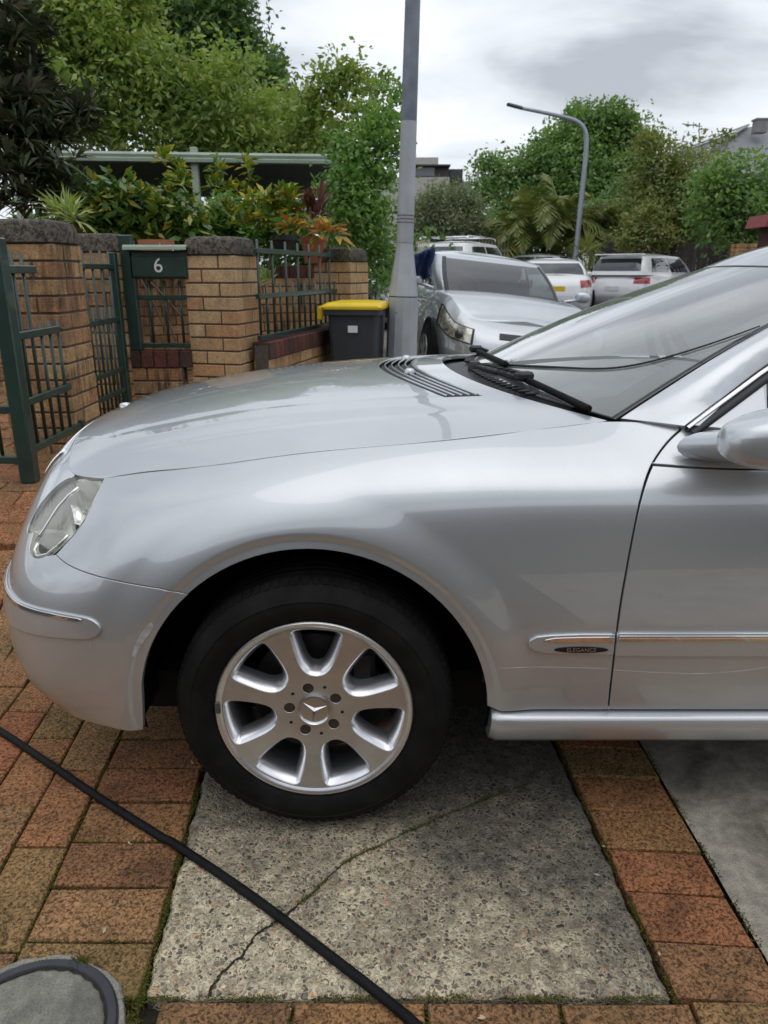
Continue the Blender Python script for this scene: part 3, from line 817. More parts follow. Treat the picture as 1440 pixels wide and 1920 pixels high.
# ---- headlamps
M['lamp_body'] = simple('lamp_housing', (.55, .55, .52), .25, .9, .2, 40)
def lamp_dz(o):
    def f(vs, P):
        d = pdist(vs, o)
        return -.050 * sst(0, .05, d) - .004 + .0008 * np.sin(vs[:, 0] * 420) * sst(.02, .04, d)
    return f
for sg in (1, -1):
    o = lamp if sg > 0 else mirror(lamp)
    hs_ = panel('headlamp', BODY, o, M['reflector'], car, h=.006, gap=.002, off=-.004, dz=lamp_dz(o), lip=.0005, depth=.004, origin=CO)
    panel('lamp_lens', BODY, o, M['lens'], hs_, h=.010, gap=.002, off=-.001, lip=.002, depth=.006, origin=CO)
    def on(pts, dp):
        uv = px(pts); uv = uv if sg > 0 else mirror(uv); P_, N_ = BODY.both(uv[:, 0], uv[:, 1]); return P_ - N_ * dp
    b = MB(); b.tube(on([(146,912),(128,926),(108,948),(90,975),(76,998),(66,1012)], .004), .0045, 8); b.tube(on([(67,1016),(60,1030),(66,1042),(84,1038),(104,1022),(124,1002)], .006), .004, 8); b.build('lamp_divider', M['chrome'], hs_, smooth=True, off=CO)
    c0 = on([(126, 968)], .05)[0]; c1 = on([(84, 945)], .04)[0]
    for c_, r_, nm in ((c0, .052, 'main_beam'), ):
        b = MB(); b.lathe([(.010, .022), (r_ * .6, .012), (r_ * .85, -.004), (r_, -.026), (r_ * .96, -.026)], 28, (0, 0, 0), 'y')
        b.lathe([(.001, -.012), (.007, -.008), (.009, .0), (.009, .02)], 12, (0, 0, 0), 'y')
        a_ = R(-62) * sg; V = np.concatenate(b.v); 
        if sg < 0: V[:, 1] *= -1
        Rm = np.array([[math.cos(a_), -math.sin(a_), 0], [math.sin(a_), math.cos(a_), 0], [0, 0, 1]]); V = V @ Rm.T + c_
        mesh_obj(nm, V - CO, b.f, M['chrome'], hs_, smooth=True)
# ---- radiator grille, number plate, lower intake
b = MB(); sgr = []
U_, V_ = grille_h[:, 0], grille_h[:, 1]
Pg, Ng = BODY.both(U_, V_)
b.tube(np.concatenate([Pg + Ng * .002, (Pg + Ng * .002)[:1]]), .007, 8, cap=False)
gr = b.build('radiator_grille', M['chrome'], car, smooth=True, off=CO)
for v in np.linspace(.46, .66, 5):
    hw = np.interp(v, [.42, .45, .52, .66, .68], [.27, .32, .36, .40, .39])
    uu = np.linspace(-hw, hw, 24); P_, N_ = BODY.both(uu, np.full(24, v)); b = MB(); b.tube(P_ - N_ * .012, .006, 6); b.build('grille_bar', M['satin'], gr, smooth=True, off=CO)
P_, N_ = BODY.both(np.linspace(-.45, .45, 20), np.full(20, .56)); 
b = MB(); U_, V_ = np.meshgrid(np.linspace(-.46, .46, 30), np.linspace(.40, .70, 12), indexing='ij'); Pk, Nk = BODY.both(U_.ravel(), V_.ravel()); b.grid((Pk - Nk * .03).reshape(30, 12, 3)); U_, V_ = np.meshgrid(np.linspace(-.46, .46, 30), np.linspace(.0, .2, 8), indexing='ij'); Pk, Nk = BODY.both(U_.ravel(), V_.ravel()); b.grid((Pk - Nk * .03).reshape(30, 8, 3)); b.build('grille_backing', M['under'], gr, off=CO)
# ---- rubbing strips, badge, scratches
tr_ = px([(40,1129),(100,1146),(150,1155),(173,1161),(188,1173),(188,1184),(178,1193),(160,1196),(120,1194),(60,1186),(24,1170)])
vt, vb_ = tr_[0, 1], tr_[-1, 1]
tro = [(u, vt) for u in np.linspace(0, tr_[0, 0] - .03, 14)] + [tuple(p) for p in resample(tr_, .006, closed=False, smooth=1)] + [(u, vb_) for u in np.linspace(tr_[-1, 0] - .03, .0, 14)]
tro = np.array(tro); full = np.concatenate([tro, mirror(tro)[::-1][1:-1]])
panel('bumper_strip', BODY, full, M['silver'], car, h=.012, gap=0, off=.006, lip=.003, depth=.009, origin=CO)
cs_ = px([(40,1131),(100,1149),(150,1158),(157,1161),(150,1163),(100,1155),(40,1138)])
cso = [(u, cs_[0, 1]) for u in np.linspace(0, cs_[0, 0] - .02, 16)] + [tuple(p) for p in resample(cs_, .008, closed=False)] + [(u, cs_[-1, 1]) for u in np.linspace(cs_[-1, 0] - .02, 0, 16)]
cso = np.array(cso); full = np.concatenate([cso, mirror(cso)[::-1][1:-1]])
panel('chrome_strip', BODY, full, M['chrome'], car, h=.006, gap=0, off=.0085, lip=.001, depth=.004, origin=CO)
mo = px([(1150,1188),(1090,1188),(1035,1190),(1006,1193),(993,1200),(992,1209),(1001,1216),(1020,1220),(1070,1222),(1147,1223)])
both_sides('wing_moulding', resample(mo, .006, smooth=0), M['silver'], h=.01, gap=.0004, off=.008, lip=.003, depth=.011)
mc = px([(1149,1191),(1090,1191.5),(1040,1193),(1018,1197),(1040,1200),(1090,1200),(1148,1200)])
both_sides('chrome_strip', resample(mc, .006), M['chrome'], h=.006, gap=0, off=.0105, lip=.001, depth=.003)
dm = px([(1158,1187),(1440,1185),(1440,1229),(1154,1223)]); vt_, vbm = dm[:2, 1].mean(), dm[2:, 1].mean()
dmo = rect(dm[0, 0], uR - .01, dm[2:, 1].mean(), vt_, .01); both_sides('door_moulding', dmo, M['silver'], h=.012, gap=.0004, off=.008, lip=.003, depth=.011)
vc0 = px([(1300, 1198)])[0, 1]; vc1 = px([(1300, 1189)])[0, 1]; vcm = (vc0 * .45 + vc1 * .55)
both_sides('chrome_strip', rect(dm[0, 0] + .002, uR - .012, vc0, vcm - .0005, .01), M['chrome'], h=.006, gap=0, off=.0105, lip=.001, depth=.003)
both_sides('chrome_strip', rect(dm[0, 0] + .002, uR - .012, vcm + .0008, vc1, .01), M['chrome'], h=.006, gap=0, off=.0105, lip=.001, depth=.003)
M['badge'] = simple('badge_black', (.01, .01, .012), .25, 0, .1)
bc = px([(1088, 1214.5)])[0]; brx = abs(px([(1138, 1214.5)])[0][0] - bc[0]); 
el = np.array([(bc[0] + brx * math.cos(a), bc[1] + .0072 * math.sin(a)) for a in np.linspace(0, 2 * math.pi, 40)[:-1]])
bd_ = panel('badge', BODY, el, M['badge'], car, h=.006, gap=0, off=.0095, lip=.0005, depth=.003, origin=CO)
def text_mesh(txt, size, ext=.0006, space=1.0, bold=0.0):
    cu_ = bpy.data.curves.new('lettering', 'FONT'); cu_.body = txt; cu_.size = size; cu_.extrude = ext; cu_.align_x = 'CENTER'; cu_.align_y = 'CENTER'; cu_.space_character = space; cu_.offset = bold
    o = bpy.data.objects.new('lettering', cu_); COL.objects.link(o); bpy.context.view_layer.update()
    dg = bpy.context.evaluated_depsgraph_get(); me = bpy.data.meshes.new_from_object(o.evaluated_get(dg)); bpy.data.objects.remove(o)
    V = np.zeros(len(me.vertices) * 3, np.float32); me.vertices.foreach_get('co', V); V = V.reshape(-1, 3).astype(float)
    return V, [tuple(p.vertices) for p in me.polygons]
Vt, Ft = text_mesh('ELEGANCE', .0125, .0004, 1.05)
Pb, Nb = BODY.both([bc[0]], [bc[1]]); Pb, Nb = Pb[0] + Nb[0] * .0102, Nb[0]
ex_ = np.array([1., 0, 0]); ey_ = np.cross(Nb, ex_)
mesh_obj('lettering', Pb + Vt[:, :1] * ex_ + Vt[:, 1:2] * ey_ + Vt[:, 2:] * Nb - CO, Ft, M['satin'], bd_)
M['bare'] = simple('bare_scrape', (.60, .60, .64), .35, .3, .3, 60)
sc_ = px([(284,1168),(288,1176),(274,1196),(262,1212),(254,1230),(247,1230),(252,1214),(258,1200),(264,1190),(272,1180)])
panel('paint_scrape', BODY, resample(sc_, .003), M['bare'], car, h=.004, gap=0, off=.0014, lip=.0003, depth=.002, origin=CO)
sc_ = px([(167,1210),(171,1212),(170,1216),(166,1215)]); panel('paint_chip', BODY, resample(sc_, .001), M['bare'], car, h=.002, gap=0, off=.0004, lip=.0001, depth=.001, origin=CO)
M['scratch'] = simple('fine_scratch', (.55, .54, .53), .5, .2, .3, 30)
b = MB()
for pts in ([(940,1253),(1040,1251),(1130,1253),(1138,1254)], [(1150,1256),(1230,1261),(1320,1264),(1380,1259),(1440,1251)]):
    uv = px(pts); uvf = resample(uv, .02, closed=False, smooth=2); P_, N_ = BODY.both(uvf[:, 0], uvf[:, 1]); b.tube(P_ + N_ * .0001, .0004, 4)
b.build('long_scratch', M['scratch'], car, off=CO)
# ---- sill
prof = [(.320, .838), (.316, .866), (.311, .874), (.302, .878), (.280, .876), (.256, .868), (.244, .858), (.238, .82)]
for sg in (1, -1):
    xs_ = np.concatenate([[.232], np.linspace(.25, 2.14, 40)]); 
    P = [[(x + (.008 - (.325 - z) * .06 if i == 0 else 0), CY - sg * (q - (.012 if i == 0 else 0)), z) for z, q in prof] for i, x in enumerate(xs_)]
    b = MB(); b.grid(P); b.add([p for p in P[0]], [tuple(range(8))]); b.build('sill', M['silver'], car, smooth=True, off=CO)
# ---- door mirrors
def shell(c, r, p, n=28, m=18, f=None):
    V = []
    for i in range(m + 1):
        th = math.pi * i / m
        for k in range(n):
            ph = 2 * math.pi * k / n
            s_ = lambda t, e: math.copysign(abs(t) ** e, t)
            d = np.array([s_(math.sin(th), p) * s_(math.cos(ph), p), s_(math.sin(th), p) * s_(math.sin(ph), p), s_(math.cos(th), p)])
            q = d * np.array(r)
            if f: q = f(q)
            V.append(q + np.array(c))
    F = [(i * n + k, (i + 1) * n + k, (i + 1) * n + (k + 1) % n, i * n + (k + 1) % n) for i in range(m) for k in range(n)]
    return V, F
for sg in (1, -1):
    def tp(q):
        t = (q[0] + .13) / .26; s_ = .62 + .38 * t
        return np.array([q[0], q[1] * (.55 + .45 * t), q[2] * s_ + .02 * (t - .5)])
    b = MB(); b.add(*shell((.775, CY - sg * .935, .955), (.148, .108, .074), .62, f=tp)); mi = b.build('door_mirror', M['silver'], car, smooth=True, off=CO)
    b = MB(); P = []
    for t in np.linspace(0, 1, 9):
        c = np.array([.69 + .05 * t, CY - sg * (.79 + .12 * t), .905 + .03 * t]); rx_, rz_ = .085 - .03 * t, .034 + .004 * t
        P.append([c + np.array([rx_ * math.cos(a), 0, rz_ * math.sin(a)]) for a in np.linspace(0, 2 * math.pi, 21)])
    b.grid(P); b.build('mirror_stalk', M['silver'], mi, smooth=True, off=CO)
    b = MB(); b.box((.925, CY - sg * .935, .965), (.006, .15, .10), ch=.003); b.build('mirror_glass', M['chrome'], mi, off=CO)
# ---- cabin
b = MB(); P = [[(x, CY + s_ * .62, z - .02 * abs(s_) ** 2) for s_ in np.linspace(-1, 1, 13)] for x, z in [(.36, .93), (.50, .945), (.70, .965), (.86, .965), (.93, .945), (.96, .88), (.95, .6)]]
b.grid(P); b.build('dashboard', M['cabin'], car, smooth=True, off=CO)
b = MB(); b.box((1.7, CY, .38), (2.2, 1.40, .04)); 
for s_ in (-1, 1): b.box((1.7, CY + s_ * .72, .65), (2.0, .05, .50), ch=.02)
b.box((1.25, CY, .55), (.9, .22, .3), ch=.04); b.build('cabin_floor', M['cabin'], car, off=CO)
for s_ in (-1, 1):
    b = MB(); b.box((1.45, CY + s_ * .36, .56), (.50, .50, .16), ch=.05)
    V = np.array(MB().box((0, 0, 0), (.14, .48, .62), ch=.05).v[0]); a_ = R(18); Rm = np.array([[math.cos(a_), 0, math.sin(a_)], [0, 1, 0], [-math.sin(a_), 0, math.cos(a_)]])
    bb = MB().box((0, 0, 0), (.14, .48, .62), ch=.05); b.add(V @ Rm.T + np.array([1.78, CY + s_ * .36, .86]), bb.f)
    st_ = b.build('seat', M['seat'], car, off=CO, auto=50)
    b = MB(); b.add(*shell((1.90, CY + s_ * .36, 1.20), (.05, .13, .085), .6)); b.build('headrest', M['seat'], st_, smooth=True, off=CO)
b = MB(); cst = np.array([1.02, CY + .36, .93]); ax = np.array([math.sin(R(65)), 0, math.cos(R(65))]); e1_ = np.array([0, 1., 0]); e2_ = np.cross(ax, e1_)
b.tube([cst + .185 * (math.cos(a) * e1_ + math.sin(a) * e2_) for a in np.linspace(0, 2 * math.pi, 41)], .016, 8, cap=False)
for a in (R(0), R(180), R(90)): b.bar(cst, cst + .18 * (math.cos(a) * e1_ + math.sin(a) * e2_), .03, .02, .005)
b.lathe([(.07, -.02), (.07, .01), (.04, .03), (.001, .032)], 20, cst); b.tube([cst, cst - ax * .2], .04, 10)
b.build('steering_wheel', M['black'], car, smooth=True, off=CO)
b = MB(); b.box((1.10, CY, 1.205), (.03, .20, .055), ch=.015); b.build('rear_view_mirror', M['black'], car, off=CO)
# ---- wheels
class Face:
    """wheel face: plane x, z with a dished depth towards +y"""
    sg = 1
    def h(s, r): return np.interp(r, [0, .040, .050, .075, .12, .165, .190, .202, .207], [.012, .012, .011, .009, .0075, .0075, .007, .006, .0065])
    def both(s, u, v):
        r = np.hypot(u, v); y = s.h(r); dr = (s.h(r + 1e-3) - s.h(r - 1e-3)) / 2e-3; ir = 1 / np.maximum(r, 1e-6)
        N = np.stack([dr * u * ir, -np.ones(len(u)), dr * v * ir], 1); N /= np.linalg.norm(N, axis=1)[:, None]
        return np.stack([u, y, v], 1), N
FACE = Face()
_t = FACE.both(np.array([0., .01, 0]), np.array([0., 0, .01]))[0]
def win(th, d=0.0):
    pts = [(.0835, 0), (.088, .019), (.101, .0315), (.121, .0415), (.149, .0505), (.172, .0570), (.186, .0585), (.1965, .052), (.2005, .036), (.2025, .012)]
    pts = pts + [(r_, -w_) for r_, w_ in pts[:0:-1]]
    P = np.array([(r_ * math.cos(th) - w_ * math.sin(th), r_ * math.sin(th) + w_ * math.cos(th)) for r_, w_ in pts])
    return resample(P, .004, smooth=2)
circ = lambda r, x=0, y=0, n=60: np.array([(x + r * math.cos(2 * math.pi * k / n), y + r * math.sin(2 * math.pi * k / n)) for k in range(n)])
wins = [win(R(87 + 360 / 7 * k)) for k in range(7)]
lugs = [(.0557 * math.cos(R(103 + 72 * k)), .0557 * math.sin(R(103 + 72 * k))) for k in range(5)]
pins = [(.0625 * math.cos(R(67 + 72 * k)), .0625 * math.sin(R(67 + 72 * k))) for k in range(5)]
def make_wheel():
    holes = wins + [circ(.0135, x, y, 20) for x, y in lugs] + [circ(.0042, x, y, 10) for x, y in pins]
    # rim face: triangles of this panel face -y
    wo = panel('wheel', FACE, circ(.2065, n=180), M['alloy'], None, holes=holes, h=.0055, gap=0, lip=.0012, depth=.012)
    b = MB()
    for wv in wins:
        A = wv; B_ = inset(wv, .0145); C_ = inset(wv, .017)
        ra = FACE.h(np.hypot(A[:, 0], A[:, 1])); n = len(A)
        bev = np.stack([A[:, 0], ra + .0008, A[:, 1]], 1); m1 = inset(wv, .004); bm = np.stack([m1[:, 0], ra + .004, m1[:, 1]], 1)
        b1 = np.stack([B_[:, 0], ra + .022, B_[:, 1]], 1); b2 = np.stack([C_[:, 0], ra + .048, C_[:, 1]], 1)
        rings = [bev, bm, b1, b2]
        G_ = np.stack(rings, 1); G_ = np.concatenate([G_, G_[:1]]); b.grid(G_)
    b.lathe([(.205, .0065), (.209, .0035), (.2135, .0005), (.2175, .0), (.2203, .0030), (.2200, .012)], 96, axis='y', caps=False)
    b.lathe([(.205, .046), (.198, .060), (.190, .085), (.188, .13), (.196, .17), (.212, .19)], 64, axis='y', caps=False)
    b.build('rim', M['alloy_b'], wo, auto=35)
    b = MB()
    prof = [(.214, .010), (.2185, .006), (.222, .0045), (.229, -.0015), (.2295, -.003), (.240, -.008), (.252, -.011), (.262, -.0115), (.270, -.010), (.2712, -.0112), (.2735, -.0108), (.2745, -.009), (.284, -.004), (.294, .004), (.3015, .013), (.3065, .0235), (.3088, .033)]
    y = .033
    for k in range(4):
        prof += [(.3105, y + .004), (.3118, y + .022), (.3118, y + .0225), (.304, y + .0235), (.304, y + .030), (.3118, y + .031)]; y += .0275
    prof += [(.3118, .165), (.3085, .175), (.300, .192), (.27, .204), (.23, .195), (.214, .185)]
    b.lathe(prof, 120, axis='y', caps=False); b.build('tyre', M['rubber'], wo, auto=30)
    # tread blocks across the shoulder
    b = MB()
    for k in range(90):
        a = 2 * math.pi * k / 90; rr = .3025
        b.bar((rr * math.cos(a), .014, rr * math.sin(a)), ((rr + .0080) * math.cos(a), .034, (rr + .0080) * math.sin(a)), .013, .003, up=(math.cos(a), 0, math.sin(a)))
    b.build('tread', M['rubber'], wo)
    b = MB(); b.lathe([(.001, .009), (.030, .009), (.0325, .0075), (.0348, .0045), (.0372, .005), (.0378, .009), (.0378, .016)], 48, axis='y'); cc = b.build('centre_cap', M['satin'], wo, auto=30)
    b = MB()
    for k in range(3):
        a = R(22 + 120 * k); t = np.array([math.cos(a), 0, math.sin(a)]); s_ = np.array([-math.sin(a), 0, math.cos(a)])
        tipp = t * .0315 + np.array([0, .0075, 0]); hub = np.array([0, .0035, 0]); base = .009
        l_ = -t * .0 + s_ * .0052 * .9 + t * .003; r2_ = -s_ * .0052 * .9 + t * .003
        b.add([hub, l_ + np.array([0, base, 0]), r2_ + np.array([0, base, 0]), tipp + np.array([0, .0012, 0])], [(0, 1, 3), (0, 3, 2)])
    b.build('star_emblem', M['chrome'], wo)
    for x, y_ in lugs:
        b = MB(); b.lathe([(.0075, .020), (.0085, .019), (.0095, .021), (.0095, .04)], 6, (x, 0, y_), 'y');
        b.lathe([(.0136, .012), (.0130, .034), (.001, .035)], 16, (x, 0, y_), 'y')
        b.build('wheel_nut', M['nut'], wo, auto=40)
    for x, y_ in pins: MB().lathe([(.0044, .010), (.0042, .03), (.0001, .031)], 8, (x, 0, y_), 'y').build('pin_hole', M['under'], wo)
    b = MB(); b.box((-.2125, -.001, .012), (.012, .006, .026), ch=.001, rz=0); b.build('balance_weight', M['weight'], wo)
    b = MB(); b.lathe([(.075, .085), (.150, .085), (.150, .095), (.075, .095)], 48, axis='y', caps=False); b.lathe([(.001, .062), (.074, .066), (.078, .09)], 32, axis='y'); b.build('brake_disc', M['disc'], wo, auto=30)
    b = MB(); b.box((.105, .082, .06), (.06, .05, .12), ch=.012); b.build('brake_caliper', M['black'], wo)
    return wo
M['nut'] = simple('wheel_bolt', (.09, .085, .08), .4, .8, .3, 80)
M['weight'] = simple('balance_weight', (.08, .08, .085), .5, .3, .3, 80)
M['disc'] = simple('brake_disc', (.04, .038, .038), .5, .5, .3, 20)
wh = make_wheel()
WY = CY - .862
wh.location = (WHX - CO[0], WY - CO[1], WHZ); wh.parent = car
for x, sg in ((RWX, 1), (WHX, -1), (RWX, -1)):
    c_ = copy_tree(wh, car); c_.location = (x - CO[0], (CY - sg * .862) - CO[1], WHZ)
    if sg < 0: c_.rotation_euler = (0, 0, math.pi)
# ---- thin dark tube laid in a curve across the outside of the windscreen
uvc = SCR.invert(TS, proj, [(905, 684), (960, 687), (1050, 691), (1130, 695), (1200, 686), (1280, 664), (1360, 638), (1425, 614)])
uvc = resample(uvc, .02, closed=False, smooth=2); Pc, Nc = SCR.both(uvc[:, 0], uvc[:, 1])
b = MB(); b.tube(Pc + Nc * .0035, np.interp(np.linspace(0, 1, len(Pc)), [0, .35, 1], [.0030, .0034, .0016]), 6); b.build('windscreen_line', M['black'], car, smooth=True, off=CO)
# ------------------------------------------------------------------ ground surfaces
def leaf_quads(C, L, Wd, nb=0.35, curl=0.0):
    """one leaf-shaped quad for every centre in C"""
    n = len(C); N = NR.normal(size=(n, 3)); N[:, 2] = np.abs(N[:, 2]) + nb; N /= np.linalg.norm(N, axis=1)[:, None]
    T = NR.normal(size=(n, 3)); T -= N * (T * N).sum(1)[:, None]; T /= np.linalg.norm(T, axis=1)[:, None] + 1e-9
    T[:, 2] -= curl; T /= np.linalg.norm(T, axis=1)[:, None]
    B = np.cross(N, T); k = NR.uniform(.65, 1.25, (n, 1)) * L; wd = k * Wd
    V = np.stack([C - T * k / 2, C + B * wd / 2 - T * k * .08, C + T * k / 2, C - B * wd / 2 - T * k * .08], 1)
    return V.reshape(-1, 3), np.arange(4 * n).reshape(n, 4)
def m_asphalt():
    m, nt, b = mat_new('asphalt'); f = noise(nt, 220, 3); g = noise(nt, .5, 5)
    c = mix(nt, 1.0, ramp(nt, f, [(.3, (.05, .05, .052)), (.7, (.11, .11, .112))]), ramp(nt, g, [(.3, .8), (.7, 1.25)]), 'MULTIPLY')
    nt.links.new(c, b.inputs['Base Color']); b.inputs['Roughness'].default_value = .85; bump(nt, b, f, .5, .01); return m
def m_concrete(name, a, b_, sc=1.0, streak=False):
    m, nt, b = mat_new(name); f = noise(nt, 260 * sc, 4, .7); g = noise(nt, 5, 8, .62, dist=.6); h2 = noise(nt, 38, 5, .6)
    c = mix(nt, 1.0, ramp(nt, g, [(.32, a), (.62, b_)]), ramp(nt, f, [(.32, .62), (.5, 1.0), (.72, 1.35)]), 'MULTIPLY')
    c = mix(nt, 1.0, c, ramp(nt, h2, [(.35, .75), (.65, 1.1)]), 'MULTIPLY')
    nt.links.new(c, b.inputs['Base Color']); b.inputs['Roughness'].default_value = .85
    bump(nt, b, math_(nt, 'ADD', f, h2), .6, .004); return m
def m_aggregate():
    """exposed river-pebble concrete, darkened at the back by grime and painted shade"""
    m, nt, b = mat_new('exposed_aggregate')
    tcn = nt.nodes.new('ShaderNodeTexCoord'); v0 = tcn.outputs['Object']
    warp = nt.nodes.new('ShaderNodeTexNoise'); warp.inputs['Scale'].default_value = 90; nt.links.new(v0, warp.inputs['Vector'])
    vm = nt.nodes.new('ShaderNodeVectorMath'); vm.operation = 'MULTIPLY_ADD'; nt.links.new(warp.outputs['Color'], vm.inputs[0]); vm.inputs[1].default_value = (.013, .013, .013); nt.links.new(v0, vm.inputs[2])
    def vor(sc, feat):
        v = nt.nodes.new('ShaderNodeTexVoronoi'); v.feature = feat; v.inputs['Scale'].default_value = sc; nt.links.new(vm.outputs[0], v.inputs['Vector']); return v
    c1, c2 = vor(98, 'F1'), vor(170, 'F1')
    e1 = vor(98, 'DISTANCE_TO_EDGE')
    hue = lambda v: ramp(nt, math_(nt, 'FRACT', math_(nt, 'MULTIPLY', nt_sep(nt, v.outputs['Color']), 1.0)), [(0, (.03, .028, .027)), (.18, (.07, .066, .062)), (.34, (.14, .125, .10)), (.46, (.045, .042, .045)), (.58, (.27, .24, .19)), (.68, (.06, .058, .062)), (.80, (.22, .165, .095)), (.90, (.48, .45, .38)), (.97, (.34, .16, .07)), (1, (.04, .043, .05))])
    col = mix(nt, ramp(nt, noise(nt, 70, 3), [(.45, 0.0), (.55, 1.0)]), hue(c1), hue(c2))
    mortar = ramp(nt, noise(nt, 30, 4), [(.35, (.20, .185, .15)), (.65, (.42, .39, .31))])
    k = ramp(nt, e1.outputs['Distance'], [(.04, 1.0), (.14, 0.0)])
    fine = mix(nt, 1.0, hue(vor(235, 'F1')), mortar, 'MIX'); fine = mix(nt, .45, hue(vor(235, 'F1')), mortar)
    sepc = nt.nodes.new('ShaderNodeSeparateColor'); nt.links.new(c1.outputs['Color'], sepc.inputs[0])
    col = mix(nt, ramp(nt, sepc.outputs[1], [(.44, 1.0), (.48, 0.0)]), col, fine)
    col = mix(nt, k, col, mortar)
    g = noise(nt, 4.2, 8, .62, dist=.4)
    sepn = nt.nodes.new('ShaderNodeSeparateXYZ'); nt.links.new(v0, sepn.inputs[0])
    far_ = math_(nt, 'ADD', math_(nt, 'MULTIPLY', sepn.outputs[1], 1.15), math_(nt, 'MULTIPLY', g, 1.6))   # grime, plus the shade under the car painted in, darkens the far end
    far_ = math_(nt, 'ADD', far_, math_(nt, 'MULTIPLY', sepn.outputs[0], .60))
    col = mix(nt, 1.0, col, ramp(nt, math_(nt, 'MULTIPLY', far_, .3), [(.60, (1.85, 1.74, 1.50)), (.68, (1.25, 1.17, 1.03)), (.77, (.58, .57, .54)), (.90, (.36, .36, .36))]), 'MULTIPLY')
    nt.links.new(col, b.inputs['Base Color']); b.inputs['Roughness'].default_value = .7
    hgt = math_(nt, 'ADD', math_(nt, 'MINIMUM', math_(nt, 'MULTIPLY', e1.outputs['Distance'], 3.0), .8), math_(nt, 'MULTIPLY', noise(nt, 500, 2), .3))
    bump(nt, b, hgt, .9, .003); return m
def nt_sep(nt, c):
    s = nt.nodes.new('ShaderNodeSeparateColor'); nt.links.new(c, s.inputs[0]); return s.outputs[0]
def m_brick(name, cols_, pit=.6, stain=.5, sc=1.0, mossy=0.0, rough=.85, streak=0.0):
    m, nt, b = mat_new(name)
    g = nt.nodes.new('ShaderNodeNewGeometry')
    c = ramp(nt, g.outputs['Random Per Island'], [(i / (len(cols_) - 1), c) for i, c in enumerate(cols_)])
    f = noise(nt, 170 * sc, 5, .62, dist=.8); d = noise(nt, 420 * sc, 3); l = noise(nt, 7, 6, .6, dist=.5)
    pits = ramp(nt, f, [(.40, 0.22), (.49, .70), (.58, 1.10), (.75, 1.25)])
    c = mix(nt, pit, c, mix(nt, 1.0, c, pits, 'MULTIPLY'))
    c = mix(nt, stain, c, mix(nt, 1.0, c, ramp(nt, l, [(.3, (.42, .44, .40)), (.48, (.85, .86, .80)), (.7, (1.12, 1.08, 1.0))]), 'MULTIPLY'))
    if streak:
        tcs = nt.nodes.new('ShaderNodeTexCoord'); ms = nt.nodes.new('ShaderNodeMapping'); nt.links.new(tcs.outputs['Object'], ms.inputs[0]); ms.inputs['Scale'].default_value = (26, 26, 2.2)
        s1 = ramp(nt, noise(nt, 1.0, 6, .65, vec=ms.outputs[0]), [(.42, 0.0), (.60, 1.0)]); s2 = ramp(nt, noise(nt, 2.6, 4), [(.42, 0.0), (.58, 1.0)])
        c = mix(nt, math_(nt, 'MULTIPLY', math_(nt, 'MULTIPLY', s1, s2), streak), c, (.035, .03, .026))
    if mossy:
        c = mix(nt, math_(nt, 'MULTIPLY', ramp(nt, noise(nt, 3.5, 7, .7), [(.52, 0.0), (.68, 1.0)]), mossy), c, (.10, .085, .028))
    nt.links.new(c, b.inputs['Base Color']); b.inputs['Roughness'].default_value = rough; b.inputs['Specular IOR Level'].default_value = .35
    bump(nt, b, math_(nt, 'ADD', f, math_(nt, 'MULTIPLY', d, .4)), .8, .0035); return m
M['asphalt'] = m_asphalt()
M['soil'] = m_brick('joint_soil', [(.035, .03, .02), (.045, .04, .02)], .6, .8, .5)
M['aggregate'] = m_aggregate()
M['concrete'] = m_concrete('weathered_concrete', (.17, .152, .122), (.50, .455, .375), 1.0)
M['footpath'] = m_concrete('footpath_concrete', (.16, .14, .12), (.30, .27, .235), .6)
M['cover'] = m_concrete('cover_concrete', (.15, .15, .125), (.30, .29, .25), 1.0)
M['paver'] = m_brick('clay_pavers', [(.46, .175, .085), (.44, .22, .10), (.36, .23, .095), (.48, .19, .095), (.34, .21, .09), (.46, .25, .12), (.31, .17, .085), (.42, .175, .085)], 1.0, .9, .8, .55)
M['moss'] = leafmat('moss', [(.06, .075, .012), (.13, .13, .02), (.035, .05, .012), (.16, .13, .04)], .8, .1, .1)

def vgrid(xs, ys, fz):
    X, Y = np.meshgrid(xs, ys, indexing='ij'); return np.stack([X, Y, fz(X, Y)], -1)
def grid_obj(name, xs, ys, fz, mat, smooth=True):
    P = vgrid(xs, ys, fz); a, b_, _ = P.shape
    I = np.arange(a * b_).reshape(a, b_); F = np.stack([I[:-1, :-1], I[1:, :-1], I[1:, 1:], I[:-1, 1:]], -1).reshape(-1, 4)
    o = mesh_obj(name, P.reshape(-1, 3), F, mat, smooth=smooth); return tag(o, kind='structure')
gx_ = np.concatenate([np.linspace(-400, -8, 14), np.linspace(-7, 7, 71), np.linspace(8, 400, 14)])
gy_ = np.concatenate([np.linspace(-300, -3, 8), np.linspace(-2, 16, 91), np.linspace(18, 60, 22), np.linspace(80, 500, 8)])
grid_obj('ground', gx_, gy_, lambda x, y: gz(x, y) - .035, M['soil'])
grid_obj('road', np.linspace(1.02, 9, 17), np.concatenate([np.linspace(3.6, 12, 10), np.linspace(13, 60, 30)]), lambda x, y: gz(x, y) - .004, M['asphalt'])
_y = np.linspace(-1.5, 3.6, 40); _b = MB(); _b.grid([[(.7285 - .022 * (y - 1.02) + .0045 + .002 * math.sin(y * 23) + (x - 0), y, -.004) for x in (0, .25, .8, 2, 5)] for y in _y]); tag(_b.build('driveway', M['concrete'], None), kind='structure')
